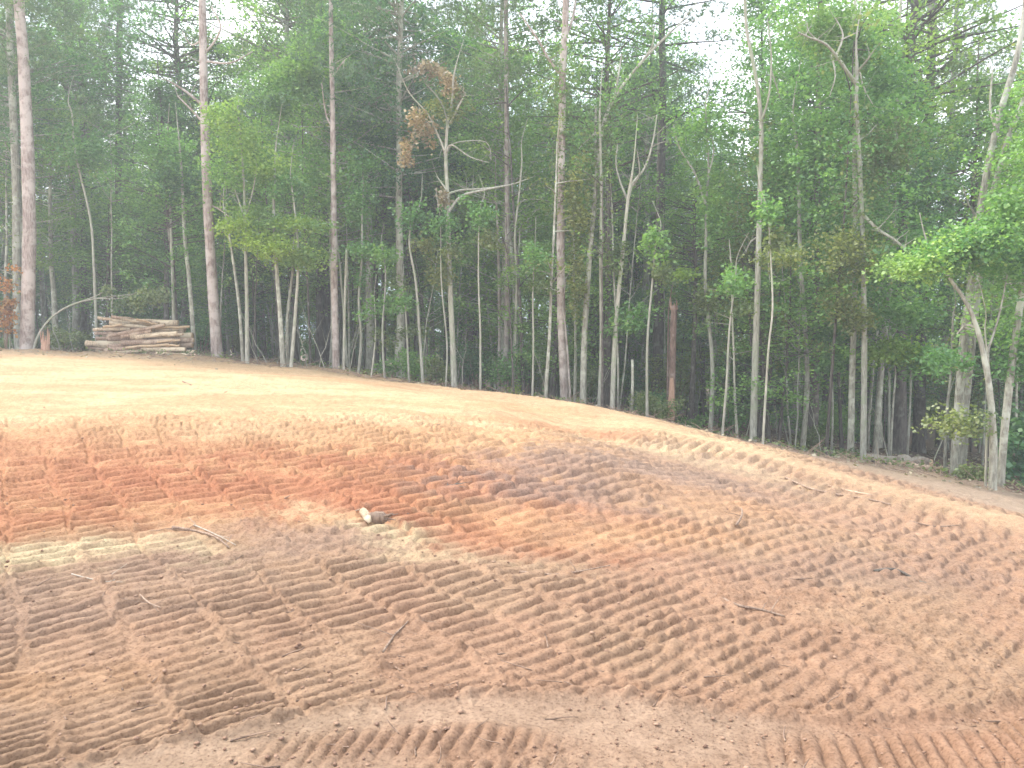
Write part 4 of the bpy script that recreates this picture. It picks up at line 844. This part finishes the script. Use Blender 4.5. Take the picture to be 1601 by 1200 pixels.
# ------------------------------------------------------------------ things lying on the dirt
def top_h(x, y):
    D = detail_h(np.array([float(x)]), np.array([float(y)]))[0]; return gz(x, y)+float(D[0])
def ray_ground(px, py):
    best = 3.0
    for d in np.concatenate([np.arange(2.4, 12, .04), np.arange(12, 30, .15)]):
        x, y, z = W(px, py, d)
        if z <= gz(x, y)+.02: return d
    return 30
def stick(label, pts, w0, w1, mt='twig_wood', twigs=3, name='dead_branch', lift=.004):
    rng = R_(int(pts[0][0]*5)); G = []
    for px, py in pts:
        d = ray_ground(px, py); x = (px-800.5)/FPX*d; G.append((x, d, top_h(x, d)+lift+abs(rng.normal(0, .006))))
    P = smooth_path(G, 3); o = P.mean(0); d0 = o[1]; mp = d0/FPX; e = empty(name, tuple(o)); tag(e, label, 'branch')
    b = MB(); b.tube(P-o, np.linspace(w0/2*mp, w1/2*mp, len(P)), 7, lump=.10, rng=rng, cap=True); b.build('stem', M[mt], e)
    for i in range(twigs):
        k = rng.integers(1, len(P)-1); a = rng.uniform(0, 6.28); l = rng.uniform(.08, .22)
        q = P[k]-o; b = MB(); b.tube(wob_path(q, q+np.array([math.cos(a)*l, math.sin(a)*l, rng.uniform(.0, .06)]), 5, .012, rng), np.linspace(w1/2*mp*.8, .0015, 5), 5, rng=rng); b.build('twig', M[mt], e)
    return e
stick('dark forked branch lying on grey soil below the red dirt', [(262, 829), (300, 833), (330, 846), (352, 862)], 5, 2, 'twig_wood', 5)
stick('pale curved root strand just above the dark forked branch', [(296, 828), (315, 832), (340, 845), (362, 858)], 2.5, 1.2, 'bleached_wood', 2)
stick('thin pale root lying at the lower edge of the cream soil patch', [(100, 901), (130, 905), (155, 908), (168, 915)], 2.5, 1.2, 'bleached_wood', 2)
stick('long thin dark stick right of centre in the tracked dirt', [(812, 893), (860, 897), (905, 893), (956, 888)], 4, 2, 'twig_wood', 2)
stick('brown stick pressed into the lumpy dirt, slanting down right', [(1125, 930), (1160, 948), (1200, 955), (1236, 964)], 5.5, 3, 'twig_wood', 1)
stick('thin twig slanting up right in the near tracks', [(594, 1020), (612, 998), (628, 985), (640, 966)], 4, 2, 'twig_wood', 2)
stick('half-buried dark limb in the lumpy dirt below the path', [(1376, 890), (1410, 893), (1450, 906), (1485, 915)], 6, 3.5, 'dark_bark', 0, lift=-.008)
stick('long thin root running along the bank toward the path', [(1232, 748), (1270, 765), (1310, 772), (1370, 783), (1400, 792)], 4, 2, 'twig_wood', 1)
stick('upright broken twig on the slope left of the path', [(1156, 824), (1164, 815), (1164, 806), (1162, 800)], 4, 2, 'twig_wood', 1, lift=.03)
stick('small dark twig cluster on the red dirt', [(698, 764), (706, 763), (716, 765)], 3.5, 2, 'dark_bark', 5)
stick('crooked thin twig on near tracks left of the slanting one', [(208, 936), (222, 950), (240, 958)], 3, 1.5, 'twig_wood', 3)
stick('short stick on orange dirt below the tall reddish pine', [(285, 598), (292, 601), (298, 604)], 2.5, 1.5, 'twig_wood', 0)
stick('dark stick on the path near the arching trunk', [(1290, 757), (1330, 767), (1370, 775)], 2.5, 1.5, 'log_brown', 0)
stick('thin limb lying on the path near the picture edge', [(1430, 818), (1470, 824), (1510, 826)], 3, 1.5, 'twig_wood', 1)
def wood_chunk():
    d = ray_ground(575, 818); x = (572-800.5)/FPX*d; z = top_h(x, d); e = empty('wood_chunk', (x, d, z)); tag(e, 'broken pale wood chunk with a dark knotty root end on the dirt', 'wood chunk')
    r = R_(8); b = MB(); b.tube([(-.10, .22, .05), (-.06, .12, .06), (-.02, .02, .065), (.02, -.08, .045), (.03, -.12, .03)], [.012, .028, .033, .028, .010], 9, lump=.2, rng=r, cap=True); b.build('pale_wood', M['log_bark'], e)
    b = MB(); b.tube([(0, -.02, .05), (.06, -.03, .055), (.12, -.03, .05), (.16, -.02, .04)], [.03, .05, .048, .02], 8, lump=.22, rng=r, cap=True)
    for i in range(7):
        a = r.uniform(-1, 1); b.tube([(.1, -.03, .05), (.16+r.uniform(0, .08), -.03+a*.12, .04+r.uniform(-.02, .05))], [.012, .003], 4, rng=r)
    b.build('root_end', M['twig_wood'], e)
    b = MB(); b.tube([(-.10, .21, .06), (-.15, .23, .04), (-.18, .17, .02)], [.008, .005, .003], 4, rng=r); b.build('twig', M['twig_wood'], e)
wood_chunk()

def clods():
    rng = R_(41); b = MB(); n = 5000
    d = 1/np.sqrt(rng.uniform(1/17.0**2, 1/2.5**2, n)); x = rng.uniform(-.78, .78, n)*d
    D = detail_h(x, d); z = base_h(x, d)+D[0]
    ico = np.array([[0, 0, 1], [.9, 0, .3], [.28, .85, .3], [-.72, .53, .3], [-.72, -.53, .3], [.28, -.85, .3], [0, 0, -.8]])
    T = np.array([[0, 1, 2], [0, 2, 3], [0, 3, 4], [0, 4, 5], [0, 5, 1], [6, 2, 1], [6, 3, 2], [6, 4, 3], [6, 5, 4], [6, 1, 5]])
    keep = (fbm(x*1.3, d*1.3, 61, 3) > .42) | (rng.random(n) < .35); keep &= ~((D[1] > .5) & (rng.random(n) < .7))
    x, d, z = x[keep], d[keep], z[keep]; n = len(x)
    s = (.0025+.009*rng.random(n)**5)*(1+.06*d)
    V = ico[None]*s[:, None, None]*rng.uniform(.6, 1.5, (n, 7, 1)); V[..., 2] *= .75
    V += np.stack([x, d, z+s*.2], 1)[:, None, :]
    b.add(V.reshape(-1, 3), None, (np.arange(n)[:, None, None]*7+T[None]).reshape(-1, 3))
    me = b.mesh('soil_clods', True); tag(link('soil_clods', me, M['clod']), 'small crumbs and clods of dirt scattered over the tracks', 'dirt clods', None, 'stuff')
def mat_clod():
    m, n, o = mat('clod'); g = N(n, 'ShaderNodeNewGeometry'); r = ramp(n, g.outputs['Random Per Island'], [(0, (.17, .10, .07)), (.5, (.25, .15, .10)), (1, (.34, .22, .15))])
    b = N(n, 'ShaderNodeBsdfPrincipled'); b.inputs['Roughness'].default_value = 1; n.links.new(r.outputs[0], b.inputs['Base Color']); n.links.new(b.outputs[0], o.inputs[0])
mat_clod(); clods()
def debris():
    rng = R_(43); b = MB(); n = 150; d = 1/np.sqrt(rng.uniform(1/16.0**2, 1/2.5**2, n)); x = rng.uniform(-.76, .76, n)*d
    x = x*.6 + rng.choice([-3.2, -1.0, .8, 2.6, 3.8], n)*.4*(d/6); D = detail_h(x, d)[0]; z = base_h(x, d)+D
    for i in range(n):
        a = rng.uniform(0, 3.14); l = rng.uniform(.025, .13)*(1+.05*d[i]); v = np.array([math.cos(a)*l, math.sin(a)*l, rng.normal(0, .012)]); p = np.array([x[i], d[i], z[i]+.003])
        q1 = p+v; q1[2] = max(q1[2], z[i]-.01); b.tube(wob_path(p, q1, 4, l*.10, rng), np.array([1, .9, .7, .4])*rng.uniform(.0015, .0042)*(1+.06*d[i]), 4, rng=rng)
    tag(b.build('twig_debris', M['debris_wood']), 'broken root ends and twig bits trodden into the dirt', 'twigs', None, 'stuff')
debris()

def litter():
    rng = R_(51); n = 9000; y = rng.uniform(14, 34, n); x = rng.uniform(-.75, .75, n)*y; k = (y > edge_y(x)-.4-rng.exponential(.8, n)); x, y = x[k], y[k]
    z = base_h(x, y)+detail_h(x, y)[0]+.02
    V, Q = leaves(np.stack([x, y, z], 1), .09, rng, 1.0); b = MB(); b.add(V, Q); tag(b.build('leaf_litter', M['leaf_dead']), 'dry brown leaves littering the forest floor', 'leaf litter', None, 'stuff')
    b = MB(); n = 1300; x = rng.uniform(-12.5, 11.5, n); y = edge_y(x)+rng.normal(.5, .9, n); z = base_h(x, y)
    for i in range(n):
        a = rng.uniform(0, 3.14); l = rng.uniform(.15, .7); up = abs(rng.normal(0, .25))*l; v = np.array([math.cos(a)*l, math.sin(a)*l, up])
        p = np.array([x[i], y[i], z[i]+.05]); b.tube(wob_path(p, p+v, 4, .03, rng), np.array([1, .8, .6, .3])*rng.uniform(.005, .013), 4, rng=rng)
    tag(b.build('twig_litter', M['twig_wood']), 'brush and twigs strewn along the forest edge', 'brush', None, 'stuff')
    n = 5200; x = rng.uniform(-14, 12.5, n); y = edge_y(x)+.2+rng.exponential(2.2, n); k = fbm(x*.8, y*.8, 171, 2) > .47; x, y = x[k], y[k]; z = base_h(x, y)+rng.uniform(.03, .22, len(x))
    V, Q = leaves(np.stack([x, y, z], 1), .085, rng, .5); b = MB(); b.add(V, Q); tag(b.build('ground_cover', M['leaf_olive']), 'low weeds and seedlings along the forest edge', 'weeds', None, 'stuff')
litter()

def brush_stems():
    """leaning thin dead whips at the edge, each its own thing"""
    rng = R_(61)
    spots = [(15, 25.6), (24, 25.9), (95, 26.3), (115, 27), (405, 24.9), (420, 25.2), (432, 25.1), (480, 25.2), (498, 25.0), (510, 24.9), (533, 24.9), (545, 24.6), (665, 24.2), (720, 23.8), (860, 22.6), (925, 22.1), (1165, 20.8), (1220, 20.6), (1240, 20.7), (1290, 20.5), (1400, 19.4), (1460, 18.6)]
    for i, (px, d) in enumerate(spots):
        x = (px-800.5)/FPX*d; z0 = gz(x, d); e = empty('brush_stem', (x, d, z0)); tag(e, f'leafless whip of brush {where(x, d)}', 'stem', 'leafless whips of brush at the forest edge')
        b = MB(); L_ = rng.uniform(.9, 2.6); t = rng.uniform(-.5, .5); b.tube(wob_path((0, 0, -.05), (L_*t, rng.normal(0, .2), L_), 7, .07, rng), np.linspace(.016, .005, 7), 5, rng=rng); b.build('stem', M['pale_bark'], e)
        b = MB(); q = np.array([L_*t*.5, 0, L_*.5]); b.tube(wob_path(q, q+[rng.normal(0, .3), rng.normal(0, .2), .6], 5, .05, rng), np.linspace(.009, .003, 5), 4, rng=rng); b.build('branch', M['pale_bark'], e)
brush_stems()

# where two or three share a label, say which of them each is
_by = {}
for o in list(COL.objects):
    if o.parent is None and o.get('group') and o.get('label'): _by.setdefault(o['label'], []).append(o)
for lab, os_ in _by.items():
    n_ = len(os_)
    if n_ >= 2:
        os_.sort(key=lambda o: o.location.x/max(o.location.y, 1)); nm = ['first', 'second', 'third', 'fourth', 'fifth', 'sixth', 'seventh', 'eighth', 'ninth', 'tenth', 'eleventh', 'twelfth']
        for k, o in enumerate(os_):
            if k < 12: o['label'] = lab + (f', left of two' if n_ == 2 and k == 0 else ', right of two' if n_ == 2 else f', {nm[k]} from left')

# ------------------------------------------------------------------ the humid air
HAZE = .0036
if HAZE > 0:
    bm = MB(); x0, x1, y0, y1, z0, z1 = -95, 95, -20, 92, -8.5, 30
    V = [(x, y, z) for z in (z0, z1) for y in (y0, y1) for x in (x0, x1)]
    bm.add(V, [(0, 2, 3, 1), (4, 5, 7, 6), (0, 1, 5, 4), (2, 6, 7, 3), (0, 4, 6, 2), (1, 3, 7, 5)])
    m, n, o = mat('haze'); v = N(n, 'ShaderNodeVolumePrincipled'); v.inputs['Color'].default_value = (.92, .96, 1, 1); v.inputs['Density'].default_value = HAZE; v.inputs['Anisotropy'].default_value = .2
    n.links.new(v.outputs[0], o.inputs['Volume'])
    me = bm.mesh('haze', False); h = link('haze', me, m); tag(h, 'thin pale humid haze hanging in the air', None, None, 'stuff')
